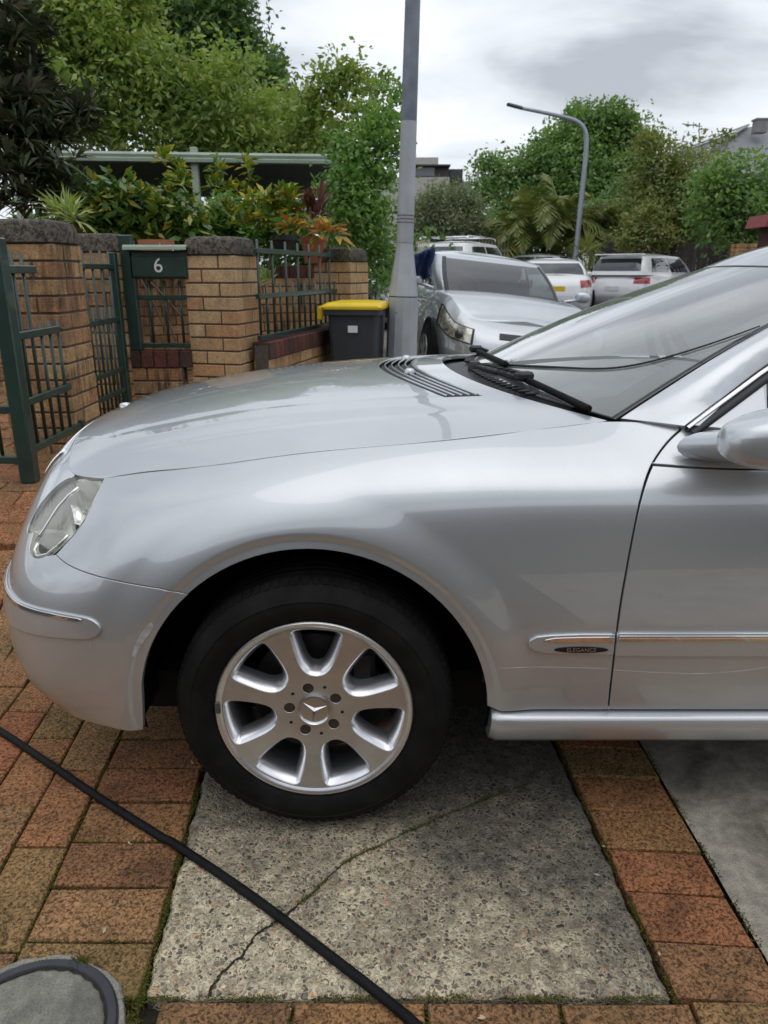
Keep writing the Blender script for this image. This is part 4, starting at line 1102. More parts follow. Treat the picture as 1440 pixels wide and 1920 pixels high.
# raised footpath with a kerb, along the garden side of the street
b = MB(); ys_ = np.concatenate([np.linspace(4.2, 12, 12), np.linspace(13, 40, 14)])
P = [[(x, y, float(gz(0, y)) + z) for x, z in ((-.9, -.03), (-.9, .13), (-.2, .13), (.5, .13), (.87, .13), (1.0, .12), (1.015, -.02))] for y in ys_]
b.grid(P); b.add(P[0], [tuple(range(7))]); tag(b.build('footpath', M['footpath'], None), kind='structure')

pav = MB()
def paver(cs, z=None, th=.045, g=.0032, ch=.0035):
    """one clay paver between four plan corners"""
    c = np.array(cs, float) + NR.normal(0, .0012, (4, 2)); m_ = c.mean(0)
    def ins(q, d):
        v = q - m_; L = np.abs(v); return m_ + np.sign(v) * np.maximum(L - d, .001)
    A = ins(c, g); B = ins(c, g + ch)
    dz = NR.normal(0, .0014); tz = NR.normal(0, .006, 2)
    zt = np.array([float(gz(p[0], p[1])) + dz + (p - m_) @ tz for p in c])
    V = np.concatenate([np.column_stack([A, zt - th]), np.column_stack([A, zt - ch]), np.column_stack([B, zt])])
    F = [(8, 9, 10, 11)] + [(i, (i + 1) % 4, 4 + (i + 1) % 4, 4 + i) for i in range(4)] + [(4 + i, 4 + (i + 1) % 4, 8 + (i + 1) % 4, 8 + i) for i in range(4)]
    pav.add(V, F)
xL = lambda y: -.437 - .058 * (y - 1.02); xM = lambda y: xL(y) - .262 + .0 * y
xS0 = lambda y: .524 - .061 * (y - 1.02); xS1 = lambda y: .7285 - .022 * (y - 1.02)
js = [.905, 1.015, 1.134, 1.27, 1.404, 1.54, 1.67] + [1.67 + .13 * k for k in range(1, 9)]
for a, c in zip(js[1:-1], js[2:]): paver([(xM(a), a), (xL(a) - .004, a), (xL(c) - .004, c), (xM(c), c)])
for k in range(20):                                                       # running columns to the left
    x0 = lambda y, k=k: xM(y) - .126 * k; x1 = lambda y, k=k: xM(y) - .126 * (k + 1)
    y = .56 + (.14 if k % 2 else 0)
    while y < 2.75:
        y2 = min(y + .276, 2.80)
        paver([(x1(y), y), (x0(y), y), (x0(y2), y2), (x1(y2), y2)]); y += .276
jr = [.895, 1.015, 1.137, 1.262, 1.385, 1.513, 1.640] + [1.64 + .125 * k for k in range(1, 14)]
for a, c in zip(jr[1:-1], jr[2:]): paver([(xS0(a) + .004, a), (xS1(a), a - .016), (xS1(c), c - .016), (xS0(c) + .004, c)])
for r_ in range(6):                                                       # rows in front of the slab
    y1 = 1.008 - .112 * r_; y0 = y1 - .112; x = -.163 - 5 * .2385 - (.12 if r_ % 2 else 0)
    while x < 2.2:
        if x > -.46 or r_ > 0: paver([(x, y0), (x + .2385, y0), (x + .2385, y1), (x, y1)])
        x += .2385
for r_ in range(42):                                                      # courses towards the gate
    y0 = 2.83 + .118 * r_; x = -5.2 + (.12 if r_ % 2 else 0)
    while x < -.62:
        paver([(x, y0), (x + .24, y0), (x + .24, y0 + .118), (x, y0 + .118)]); x += .24
for r_ in range(8):
    y0 = 2.07 + .118 * r_; x = -.49 + (.12 if r_ % 2 else 0)
    while x < .42: paver([(x, y0), (x + .24, y0), (x + .24, y0 + .118), (x, y0 + .118)]); x += .24
tag(pav.build('brick_paving', M['paver'], None), kind='structure')
# exposed-aggregate slab with worn edges
n1, n2 = 90, 100; P = np.zeros((n1, n2, 3)); wob = lambda t, s_: .0022 * math.sin(t * 37 + s_) + .0018 * math.sin(t * 91 + s_ * 2) + .001 * math.sin(t * 203 + s_)
for i in range(n1):
    for j in range(n2):
        a, c = i / (n1 - 1), j / (n2 - 1); y = 1.018 + c * 1.04 + wob(a, 1) * (1 - c); x0 = xL(y) + .004 + wob(c, 2); x1 = xS0(y) - .006 + wob(c, 3)
        e = min(a * 95, (1 - a) * 95, c * 104, (1 - c) * 104); P[i, j] = (x0 + (x1 - x0) * a, y, .0045 - .012 * max(0, 1 - e / 1.4) ** 2)
b = MB(); b.grid(P); ed = np.concatenate([P[:, 0], P[-1, 1:], P[::-1, -1][1:], P[0, ::-1][1:]]); lo = ed.copy(); lo[:, 2] = -.05; b.grid(np.stack([lo, ed], 1))
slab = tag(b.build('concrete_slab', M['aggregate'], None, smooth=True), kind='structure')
crk = [(392,1870),(398,1852),(418,1822),(437,1805),(455,1790),(480,1752),(505,1735),(530,1722),(560,1695),(590,1672),(612,1648),(640,1622),(668,1605),(720,1582),(760,1560),(800,1545),(835,1528),(880,1512),(930,1490),(990,1470)]
cp = np.array([G(u, v, .005) for u, v in crk]); cpf = resample(cp, .006, closed=False); cpf[:, 0] += NR.normal(0, .0014, len(cpf)); cpf[:, 1] += NR.normal(0, .0012, len(cpf))
T_ = np.gradient(cpf, axis=0); T_ /= np.linalg.norm(T_, axis=1)[:, None]; S_ = np.stack([-T_[:, 1], T_[:, 0], 0 * T_[:, 0]], 1)
wd = np.interp(np.linspace(0, 1, len(cpf)), [0, .05, .25, .3, .5, 1], [.0028, .0022, .003, .0012, .0010, .0005])[:, None] * NR.uniform(.6, 1.4, (len(cpf), 1))
b = MB(); b.grid(np.stack([cpf + S_ * wd + [0, 0, .0003], cpf - S_ * wd + [0, 0, .0003]], 1)); b.build('crack', M['under'], slab)
# moss in the joints and along the crack
def moss_line(pts, n, sp, z=.0):
    P = resample(np.array(pts, float), .004, closed=False); t = NR.randint(0, len(P), n)
    key = np.sin(t * .021 * 7) + np.sin(t * .013 * 11 + 2) + NR.normal(0, .6, n); t = t[key > -.3]
    q = P[t][:, :2] + NR.normal(0, sp, (len(t), 2)); return np.column_stack([q, np.full(len(q), z) + NR.uniform(-.002, .004, len(q))])
mc_ = [moss_line([(xL(y) - .001, y) for y in np.linspace(1.0, 2.0, 9)], 5200, .0035),
       moss_line([(-.60, 1.012), (-.2, 1.013), (.2, 1.013), (.53, 1.012)], 2600, .003), moss_line([(-.46, .90), (-.44, 1.01)], 2200, .009),
       moss_line([(xM(y), y) for y in np.linspace(1.1, 2.2, 9)], 2200, .003, -.003), moss_line([(xS1(y) + .006, y) for y in np.linspace(1.0, 2.3, 9)], 2200, .004, -.003),
       moss_line([(xS0(y) + .001, y) for y in np.linspace(1.0, 1.9, 9)], 1600, .003, -.002), moss_line(cp[8:, :2], 1800, .0035, .005), moss_line(cp[:, :2], 500, .002, .005)]
for k in range(1, 9): mc_.append(moss_line([(xM(y) - .126 * k, y) for y in np.linspace(1.0, 2.6, 9)], 900, .0025, -.003))
for a in js[1:9]: mc_.append(moss_line([(xM(a), a), (xL(a), a)], 260, .0022, -.003))
for x in (-.163, .0755, .314): mc_.append(moss_line([(x, .9), (x, 1.01)], 420, .004, -.002))
mc_.append(np.column_stack([G(75, 1838)[:1].repeat(500) + NR.normal(0, .02, 500), np.full(500, 1.078) + NR.normal(0, .009, 500), NR.uniform(0, .006, 500)]))
mc_.append(np.column_stack([-.575 + NR.normal(0, .009, 400), 1.082 + NR.normal(0, .006, 400), NR.uniform(.004, .010, 400)]))
V, F = leaf_quads(np.concatenate(mc_), .0050, .5, .8)
tag(mesh_obj('moss', V, F, M['moss']), 'low green moss growing in the paving joints', 'moss', kind='stuff')
# fallen bits on the paving
gc = np.array([G(*p, .006) for p in [(361,1430),(1145,1510),(1010,1745),(1132,1585),(245,1580),(196,1742),(905,1905),(1120,1640),(1236,1790)]])
V, F = leaf_quads(np.repeat(gc, 2, 0) + NR.normal(0, .002, (18, 3)) * [1, 1, 0], .013, .4, 3.0)
tag(mesh_obj('leaf_litter', V, F, simple('dry_litter', (.5, .42, .3), .8)), 'dry leaf scraps scattered over the slab and pavers', 'leaf litter', kind='stuff')

gr_ = np.column_stack([NR.uniform(-1.6, 1.2, 900), NR.uniform(.9, 2.6, 900), np.full(900, .0062)]); gr_ = gr_[NR.uniform(size=900) < .35 + .65 * (np.sin(gr_[:, 0] * 9) * np.sin(gr_[:, 1] * 7) > .2)]
V, F = leaf_quads(gr_, .0045, .6, 2.0)
tag(mesh_obj('grit', V, F, leafmat('grit', [(.10, .08, .05), (.30, .26, .2), (.05, .04, .03), (.42, .38, .3)], .9, .0)), 'fine loose grit and crumbs scattered on the paving', 'grit', kind='stuff')
# round inspection cover
mhx, mhy = -.618, .932
t = empty('inspection_cover', (mhx, mhy, 0), 0, 'round concrete access cover in a black plastic ring at the lower left corner', 'access cover')
b = MB(); nn_ = 60
prof = [(.151, -.004), (.1535, .0105), (.160, .0115), (.163, .004), (.163, -.01)]
b.lathe([(.136, -.02), (.138, .006), (.141, .0095), (.154, .0095), (.158, .005), (.158, -.02)], 72, caps=False); b.build('ring', simple('black_pvc', (.035, .037, .045), .45, 0, .25, 20, bmp=.2, bs=80), t, auto=40)
b = MB(); b.lathe([(.001, .0042), (.15, .0044)], 40, caps=False); b.build('seat_gap', M['soil'], t)
b = MB()
rings = [(.02, .009), (.05, .009), (.09, .0085), (.118, .007), (.129, .0068), (.1335, .0052), (.1345, .001)]
b.add(*(lambda: (np.array([(0, 0, .0092)] + [(r_ * math.cos(2 * math.pi * k / 60) * (1 + .012 * math.sin(3 * k) * (r_ > .1)), r_ * math.sin(2 * math.pi * k / 60) * (1 + .012 * math.sin(3 * k) * (r_ > .1)), z_ + .001 * math.sin(k * 1.3 + r_ * 80)) for r_, z_ in rings for k in range(60)]), [(0, 1 + k, 1 + (k + 1) % 60) for k in range(60)] + [(1 + i * 60 + k, 1 + (i + 1) * 60 + k, 1 + (i + 1) * 60 + (k + 1) % 60, 1 + i * 60 + (k + 1) % 60) for i in range(6) for k in range(60)]))())
b.build('lid', M['cover'], t, smooth=True)
b = MB(); P = []
for k in range(121):
    a = 2 * math.pi * k / 120; w_ = .007 + .004 * math.sin(k * .21) + .003 * math.sin(k * .47 + 1) + .0012 * float(NR.normal())
    P.append([(r_ * math.cos(a), r_ * math.sin(a), z_) for r_, z_ in ((.157, .0015), (.159, .0055), (.161 + w_ * .5, .006), (.160 + w_, .0035), (.162 + w_, -.01))])
b.grid(P); b.build('mortar_collar', m_concrete('collar_mortar', (.20, .19, .165), (.36, .345, .30)), t, smooth=True)

# hose
hp_ = [(-2.6, 2.75, .0125), (-1.9, 2.33, .0125), (-1.45, 2.07, .0125)] + [tuple(G(u, v, .0135)) for u, v in [(0,1367),(100,1435),(200,1503),(300,1565),(400,1630),(500,1700),(600,1778),(700,1855),(782,1922)]] + [(.16, .84, .0125), (.42, .55, .0125), (.6, .25, .0125)]
hz = resample(np.array(hp_), .02, closed=False, smooth=3); hz[:, 2] = np.maximum(.0095 + gz(hz[:, 0], hz[:, 1]), .0140 * ((hz[:, 0] > -.5) & (hz[:, 0] < .5)))
b = MB(); b.tube(hz, .0096, 12)
M['hose'] = simple('black_hose', (.006, .0065, .007), .62, 0, .5, 30, spec=.22, bmp=.5, bs=500)
tag(b.build('hose', M['hose'], None, smooth=True), 'black rubber hose lying diagonally across the pavers and slab in front of the car', 'hose')
# ------------------------------------------------------------------ brickwork
M['buff'] = m_brick('buff_bricks', [(.53, .32, .165), (.58, .36, .18), (.48, .26, .13), (.62, .40, .21), (.55, .29, .14), (.43, .23, .12), (.60, .37, .19)], .45, .8, .55, streak=.9)
M['buffclean'] = m_brick('pale_buff_bricks', [(.62, .42, .235), (.66, .45, .26), (.58, .36, .19), (.68, .47, .28), (.62, .36, .185), (.55, .30, .16)], .4, .6, .55, streak=.25)
M['darkbrick'] = m_brick('dark_bricks', [(.10, .045, .035), (.15, .05, .04), (.075, .045, .04), (.13, .07, .055), (.19, .06, .045)], .5, .8, .5)
M['mortar'] = simple('mortar', (.10, .085, .07), .95, 0, .3, 30)
M['cap'] = m_brick('cap_stone', [(.12, .105, .09), (.16, .14, .12)], 1.0, 1.0, .3)
def brick_box(mb, c, d, M3, o):
    j = NR.normal(0, .001, 3)
    base = MB().box((0, 0, 0), (d[0] + j[0], d[1] + j[1], d[2]), ch=.003)
    V = base.v[0] + np.array(c); V = V @ M3.T + o; mb.add(V, base.f)
def rotm(a): return np.array([[math.cos(a), -math.sin(a), 0], [math.sin(a), math.cos(a), 0], [0, 0, 1]])
CH = .086
def pillar(x, y, rz, z0, ztop, label, size=.35, bm='buff'):
    t = empty('brick_pillar', (x, y, z0), rz, label, 'pillar', 'brick pillars along the front wall')
    n = int(round((ztop - .115 - z0) / CH)); h = (ztop - .115 - z0) / n
    mb = MB(); I = np.eye(3)
    for k in range(n):
        z = (k + .5) * h; a = (size - .110) / 2; o = size / 2 - .055
        for q in range(4):
            f = k % 2
            if q % 2 == 0: c, d = ((-.06 if (q == 0) ^ f else .06), (-o if q == 0 else o)), (size - .12, .11)
            else: c, d = ((o if (q == 1) else -o), (-.06 if (q == 3) ^ f else .06)), (.11, size - .12)
            # pinwheel bond
            s_ = 1 if f else -1
            if q == 0: c = (-s_ * .06, -o)
            if q == 1: c = (o, -s_ * .06)
            if q == 2: c = (s_ * .06, o)
            if q == 3: c = (-o, s_ * .06)
            brick_box(mb, (c[0], c[1], z), (d[0], d[1], h - .011), I, np.zeros(3))
    mb.build('brickwork', M[bm], t)
    b = MB(); b.box((0, 0, n * h / 2), (size - .014, size - .014, n * h)); b.build('mortar', M['mortar'], t)
    b = MB(); r_ = []; s_ = size / 2 + .012
    def ring(s, z): return [(s * math.copysign(min(1, abs(math.cos(a)) * 1.28), math.cos(a)), s * math.copysign(min(1, abs(math.sin(a)) * 1.28), math.sin(a)), z) for a in np.linspace(0, 2 * math.pi, 33)]
    b.grid([ring(s_ - .012, n * h), ring(s_, n * h + .006), ring(s_ - .002, n * h + .07), ring(s_ - .015, n * h + .098), ring(s_ - .05, n * h + .112), ring(.001, n * h + .118)])
    b.build('cap', M['cap'], t, auto=30)
    return t
def brick_wall(name, a, c, z0, z1, label, cat, dark_top=True, th=.11, mat='buff', parent=None):
    a = np.array(a, float); c = np.array(c, float); L = np.linalg.norm(c - a); ang = math.atan2(*(c - a)[::-1])
    t = parent or empty(name, (a[0], a[1], z0), ang, label, cat)
    H_ = z1 - z0; top_h = .11 if dark_top else 0; n = max(1, int(round((H_ - top_h) / CH))); h = (H_ - top_h) / n; mb = MB()
    for k in range(n):
        x = -.12 if k % 2 else 0
        while x < L:
            x0, x1 = max(0, x), min(L, x + .23)
            if x1 - x0 > .03: brick_box(mb, ((x0 + x1) / 2, 0, (k + .5) * h), (x1 - x0, th, h - .011), np.eye(3), np.zeros(3))
            x += .24
    mb.build('brickwork', M[mat], t)
    b = MB(); b.box((L / 2, 0, H_ / 2 - .01), (L, th - .014, H_ - .02)); b.build('mortar', M['mortar'], t)
    if dark_top:
        mb = MB(); x = 0
        while x < L: 
            brick_box(mb, (x + .043, 0, n * h + .055), (.076, th + .02, .108), np.eye(3), np.zeros(3)); x += .086
        mb.build('coping', M['darkbrick'], t)
    return t
def Wb(u, v, Y): p = W(u, v, Y); return p
# pillars (measured from the arris facing the camera)
def pil(u_arris, Y, rz, vtop, z0, label, size=.35, bm='buff'):
    A = W(u_arris, 500, Y); R_ = rotm(rz); c = A[:2] - (R_ @ np.array([size / 2, -size / 2, 0]))[:2]
    return pillar(c[0], c[1], rz, z0, W(u_arris, vtop, Y)[2], label, size, bm)
pil(104, 3.85, R(0), 408, .30, 'large weathered brick pillar at the far left with a thick dark cap')
pil(226, 5.0, R(0), 436, .28, 'dirty brick pillar between the narrow gate and the letterbox')
pil(440, 4.95, R(-14), 441, .15, 'brick pillar right of the letterbox, cleanest and palest of the four', bm='buffclean')
pil(657, 6.6, R(-24), 463, .0, 'short brick pillar beside the yellow-lidded bin', bm='buffclean')
g0, g1 = W(248, 700, 5.08)[:2], W(348, 700, 5.08)[:2]
brick_wall('low_wall', g0, g1, .10, W(300, 656, 5.08)[2], 'low brick wall below the green letterbox', 'wall')
f0, f1 = W(487, 600, 5.05)[:2], W(632, 600, 6.65)[:2]
brick_wall('low_wall', f0, f1, .02, W(487, 642, 5.05)[2], 'low brick wall with dark coping under the long green fence', 'wall')
brick_wall('garden_wall', (-3.3, 6.35), (-.62, 7.75), .2, 1.30, 'raised brick garden bed wall behind the green fence', 'wall')
b = MB(); b.add([(-3.4, 6.45, 1.24), (-.65, 7.85, 1.24), (-.9, 10, 1.24), (-5, 10, 1.24)], [(0, 1, 2, 3)]); tag(b.build('garden_soil', M['soil'], None), kind='structure')
# ------------------------------------------------------------------ green metalwork
M['green'] = simple('dark_green_paint', (.022, .052, .042), .38, .1, .2, 14, coat=.3, bmp=.08, bs=60)
M['green_l'] = simple('pale_green_paint', (.38, .46, .37), .5, 0, .1, 4)
# near gate at the left edge
p0 = W(54, 905, 3.30); gx0, gy0 = p0[0] + .01, 3.30; zg = float(gz(gx0, gy0))
t = empty('metal_gate', (gx0, gy0, zg), 0, 'open dark green metal gate with stepped bars at the left edge', 'gate')
zt = W(5, 445, 3.3)[2] - zg
b = MB(); b.box((0, 0, zt / 2), (.068, .068, zt), ch=.006); b.build('post', M['green'], t)
for k, (v0, ln) in enumerate(((505, .30), (632, .47), (757, .52), (846, .60))):
    z = W(40, v0, 3.3)[2] - zg; b = MB(); b.bar((.01, .034, z), (.01, ln, z), .035, .035, .004)
    if k == 3: b.box((.01, ln, z - .01), (.05, .04, .075), ch=.004)
    b.build('rail', M['green'], t)
zz = [W(40, v0, 3.3)[2] - zg for v0 in (470, 612, 846)]
for k in range(5):
    y = .10 + .095 * k; z1 = [zz[0], zz[0], zz[1], zz[1], zz[1]][k]
    b = MB(); b.tube([(.01, y, zz[2]), (.01, y, z1)], .009, 8); b.build('bar', M['green'], t, smooth=True)
for v0 in (505, 768, 862):
    z = W(10, v0, 3.3)[2] - zg; b = MB(); b.bar((-.034, 0, z), (-.75, .05, z), .035, .035, .004); b.build('rail', M['green'], t)
for k in range(6):
    x = -.12 - .11 * k; b = MB(); b.tube([(x, .02, W(10, 862, 3.3)[2] - zg), (x, .02, zt - .05 - .3 * (k % 2))], .009, 8); b.build('bar', M['green'], t, smooth=True)
# narrow gate between the first two pillars
gx1 = -1.70; t = empty('metal_gate', (gx1, 4.3, .30), 0, 'narrow green metal gate standing between the two leftmost pillars', 'gate')
ya, yb = 0, .63; zz = lambda v: W(210, v, 4.93)[2] - .30
b = MB(); b.box((0, yb, (zz(473) + 0) / 2), (.05, .06, zz(473)), ch=.005); b.build('stile', M['green'], t)
b = MB(); b.box((0, ya, zz(473) / 2), (.03, .03, zz(473)), ch=.004); b.build('stile', M['green'], t)
for v in (500, 598, 690, 728, 762):
    b = MB(); b.bar((0, ya, zz(v)), (0, yb, zz(v)), .03, .03, .003); b.build('rail', M['green'], t)
for k in range(8):
    y = ya + .07 + .07 * k; b = MB(); b.tube([(0, y, .03), (0, y, zz(472) if k % 2 else zz(572))], .008, 8); b.build('bar', M['green'], t, smooth=True)
# letterbox
Yl = 5.02; A = W(246, 525, Yl); B_ = W(349, 462, Yl); wdt, hgt = B_[0] - A[0], B_[2] - A[2]; zb = A[2]
t = empty('letterbox', ((A[0] + B_[0]) / 2, Yl, zb), 0, 'dark green metal letterbox with a white number 6', 'letterbox')
b = MB(); b.box((0, .12, hgt / 2 - .01), (wdt, .24, hgt - .03), ch=.006); b.build('box', M['green'], t)
b = MB(); b.box((0, -.004, hgt * .40), (wdt - .03, .012, hgt * .62), ch=.003); b.build('flap', M['green'], t)
b = MB(); b.box((-.005, .10, hgt), (wdt + .03, .30, .016), ch=.004); b.box((-.005, -.052, hgt - .011), (wdt + .03, .008, .022), ch=.002); b.build('lid', M['green_l'], t)
Vt, Ft = text_mesh('6', .125, .001, 1.0, .0); mesh_obj('number', np.stack([Vt[:, 0], -.0135 - Vt[:, 2], Vt[:, 1] + hgt * .42], 1), Ft, simple('white_number', (.75, .74, .70), .6), t)
# frame under the letterbox
t = empty('fence_panel', (A[0], Yl + .03, zb - .5), 0, 'short green fence frame holding up the letterbox', 'fence'); Z = lambda v: W(300, v, Yl)[2] - (zb - .5)
b = MB(); b.box((-.02, 0, (Z(440) + Z(658)) / 2), (.085, .06, Z(440) - Z(658)), ch=.006); b.build('post', M['green'], t)
b = MB(); b.box((wdt + .0, .02, (Z(470) + Z(658)) / 2), (.02, .03, Z(470) - Z(658)), ch=.003); b.build('post', M['green'], t)
for v in (558, 648):
    b = MB(); b.bar((0, 0, Z(v)), (wdt, 0, Z(v)), .03, .03, .003); b.build('rail', M['green'], t)
for x in (.10, .20, .30):
    b = MB(); b.tube([(x, 0, Z(648)), (x, 0, Z(526))], .009, 8); b.build('bar', M['green'], t, smooth=True)
# long fence between the third and fourth pillars
F0 = np.array([*W(485, 600, 5.05)[:2]]); F1 = np.array([*W(630, 600, 6.62)[:2]]); L = np.linalg.norm(F1 - F0); ang = math.atan2(*(F1 - F0)[::-1])
z_ = lambda v: W(485, v, 5.05)[2]
t = empty('fence_panel', (F0[0], F0[1], 0), ang, 'long green metal fence with tall and short bars behind the bin', 'fence')
for v in (470, 556, 634):
    b = MB(); b.bar((0, 0, z_(v)), (L, 0, z_(v)), .032, .032, .003); b.build('rail', M['green'], t)
for k in range(14):
    x = .03 + k * (L - .06) / 13; b = MB(); b.tube([(x, 0, z_(634)), (x, 0, z_(448) if k % 2 == 0 else z_(533))], .0095, 8); b.build('bar', M['green'], t, smooth=True)
# ------------------------------------------------------------------ bin
Yb = 5.85; c0 = W(668, 600, Yb); zbn = .13; zl = W(665, 572, Yb)[2]
t = empty('wheelie_bin', (c0[0], Yb + .27, zbn), R(-8), 'dark grey wheelie bin with a bright yellow lid', 'bin')
hb_ = zl - zbn - .03
M['bin'] = simple('bin_plastic', (.035, .042, .048), .5, 0, .15, 8, bmp=.1, bs=150); M['yellow'] = simple('yellow_plastic', (.78, .55, .015), .42, 0, .08, 8)
def rr_ring(hx, hy, r, z, n=6):
    P = []
    for k, (sx_, sy_) in enumerate(((1, 1), (-1, 1), (-1, -1), (1, -1))):
        for i in range(n + 1):
            a = math.pi / 2 * (k + i / n); P.append((sx_ * (hx - r) + r * math.cos(a), sy_ * (hy - r) + r * math.sin(a), z))
    return P + [P[0]]
b = MB(); b.grid([rr_ring(.165, .19, .04, .05), rr_ring(.175, .205, .04, .3), rr_ring(.195, .235, .04, hb_ - .05), rr_ring(.205, .245, .04, hb_ - .045), rr_ring(.222, .262, .03, hb_ - .045), rr_ring(.222, .262, .03, hb_)])
b.grid([rr_ring(.165, .19, .04, .05), rr_ring(.02, .02, .01, .05)]); b.box((-.16, 0, .16), (.05, .3, .22), ch=.01); b.build('body', M['bin'], t, auto=35)
b = MB(); b.grid([rr_ring(.23, .27, .03, hb_ - .005), rr_ring(.237, .277, .035, hb_ + .012), rr_ring(.232, .27, .04, hb_ + .028), rr_ring(.20, .24, .05, hb_ + .044), rr_ring(.15, .19, .06, hb_ + .052), rr_ring(.13, .17, .06, hb_ + .040), rr_ring(.01, .01, .005, hb_ + .044)])
b.build('lid', M['yellow'], t, auto=50)
b = MB(); b.tube([(-.252, -.18, hb_ + .01), (-.252, .18, hb_ + .01)], .014, 10); b.bar((-.252, -.2, hb_ + .015), (-.262, -.2, hb_ - .085), .045, .02, .008); b.bar((-.252, .2, hb_ + .015), (-.262, .2, hb_ - .085), .045, .02, .008); b.bar((-.235, -.19, hb_ + .012), (-.2, -.19, hb_ + .02), .03, .02, .004); b.build('hinge', M['yellow'], t, auto=40)
b = MB(); b.box((.005, -.243, hb_ - .15), (.075, .003, .052), rz=0); b.build('sticker', simple('white_label', (.72, .72, .74), .5, 0, .1), t)
for s_ in (-1, 1):
    b = MB(); b.lathe([(.03, -.02), (.095, -.02), (.10, -.012), (.10, .012), (.095, .02), (.03, .02)], 24, (-.19, s_ * .2, .10), 'y'); b.build('wheel', M['rubber'], t, auto=40)
# ------------------------------------------------------------------ near light pole
Yp = 6.2; cb = W(753, 650, Yp); ct = W(774, 0, Yp); M['polegrey'] = simple('grey_pole_paint', (.40, .42, .445), .5, .2, .14, 5, bmp=.05, bs=30)
t = empty('light_pole', (cb[0], Yp, .13), 0, 'pale grey steel light pole with a flared base, close behind the car', 'light pole')
d_ = np.array([ct[0] - cb[0], 0, ct[2] - cb[2]]); d_ /= d_[2]; at = lambda z: np.array([d_[0] * (z - (cb[2] - .13)), 0, z])
def prof_r(z): return np.interp(z, [0, W(0, 556, Yp)[2] - .13, W(0, 455, Yp)[2] - .13, 3.4, 8], [.128, .121, .066, .053, .045])
zs = list(np.linspace(0, .93, 4)); zc = W(0, 556, Yp)[2] - .13; zt_ = W(0, 455, Yp)[2] - .13
def seg(z0, z1, n, nm, f=lambda z: prof_r(z), sides=12):
    b = MB(); b.tube([at(z) for z in np.linspace(z0, z1, n)], [f(z) for z in np.linspace(z0, z1, n)], sides); return b.build(nm, M['polegrey'], t, auto=25)
seg(0, zc - .004, 4, 'base_compartment'); seg(zc + .004, zt_, 6, 'tapered_base', lambda z: prof_r(z) - .003); sh = zu = W(0, 228, Yp)[2] - .13; seg(zt_, zu, 12, 'shaft', sides=16)
M['polebare'] = simple('bare_pole_steel', (.20, .225, .26), .5, .5, .25, 6); _g = M['polegrey']; M['polegrey'] = M['polebare']; seg(zu, 7.5, 10, 'upper_shaft', lambda z: prof_r(z) - .001, 16); M['polegrey'] = _g; 
b = MB(); b.tube([at(zc - .006), at(zc + .006)], .115, 12); b.build('seam', M['under'], t)
zz_ = W(0, 418, Yp)[2] - .13
b = MB()
for k in range(3): b.tube([at(zz_ + .025 * k), at(zz_ + .025 * k + .010)], prof_r(zz_) + .0025, 16)
b.build('strap', simple('worn_tape', (.20, .20, .20), .6, 0, .5, 60), t, smooth=True)
b = MB(); b.lathe([(.001, -.11), (.007, -.108)], 8, at(W(0, 585, Yp)[2] - .13) + np.array([-.05, 0, 0]), 'y'); b.build('lock', M['under'], t)
arm = MB(); pt = at(7.5); arm.tube([pt, pt + np.array([.3, .05, .35]), pt + np.array([1.2, .2, .55])], .035, 8); arm.build('arm', M['polegrey'], t, smooth=True)
hd = MB(); hd.box(tuple(pt + np.array([1.4, .23, .56])), (.5, .2, .09), ch=.03); hd.build('lamp_head', M['polegrey'], t)
# ------------------------------------------------------------------ far street lamp
Ys = 24.0; q0 = W(1079, 487, Ys); zs0 = float(gz(5, Ys)); t = empty('street_lamp', (q0[0], Ys, zs0), 0, 'slim grey street lamp with a long curved arm above the far parked cars', 'street lamp')
pts = np.array([W(1077, 492, Ys), W(1085, 420, Ys), W(1098, 300, Ys), W(1100, 262, Ys), W(1097, 243, Ys), W(1086, 229, Ys), W(1065, 221, Ys), W(1020, 211, Ys), W(978, 203, Ys)]) ; pts[0][2] = zs0
sm = resample(pts, .25, closed=False, smooth=2) - np.array([q0[0], Ys, zs0]); b = MB(); b.tube(sm, np.interp(np.arange(len(sm)), [0, len(sm) * .75, len(sm)], [.085, .055, .042]), 10); b.build('pole', simple('galvanised_steel', (.30, .34, .38), .45, .4, .1, 3), t, smooth=True)
hp0 = W(980, 203, Ys) - np.array([q0[0], Ys, zs0]); hp1 = W(950, 195, Ys) - np.array([q0[0], Ys, zs0]); b = MB(); b.bar(hp0, hp1, .22, .07, .03); b.build('lamp_head', simple('lamp_head_grey', (.12, .13, .14), .5), t)
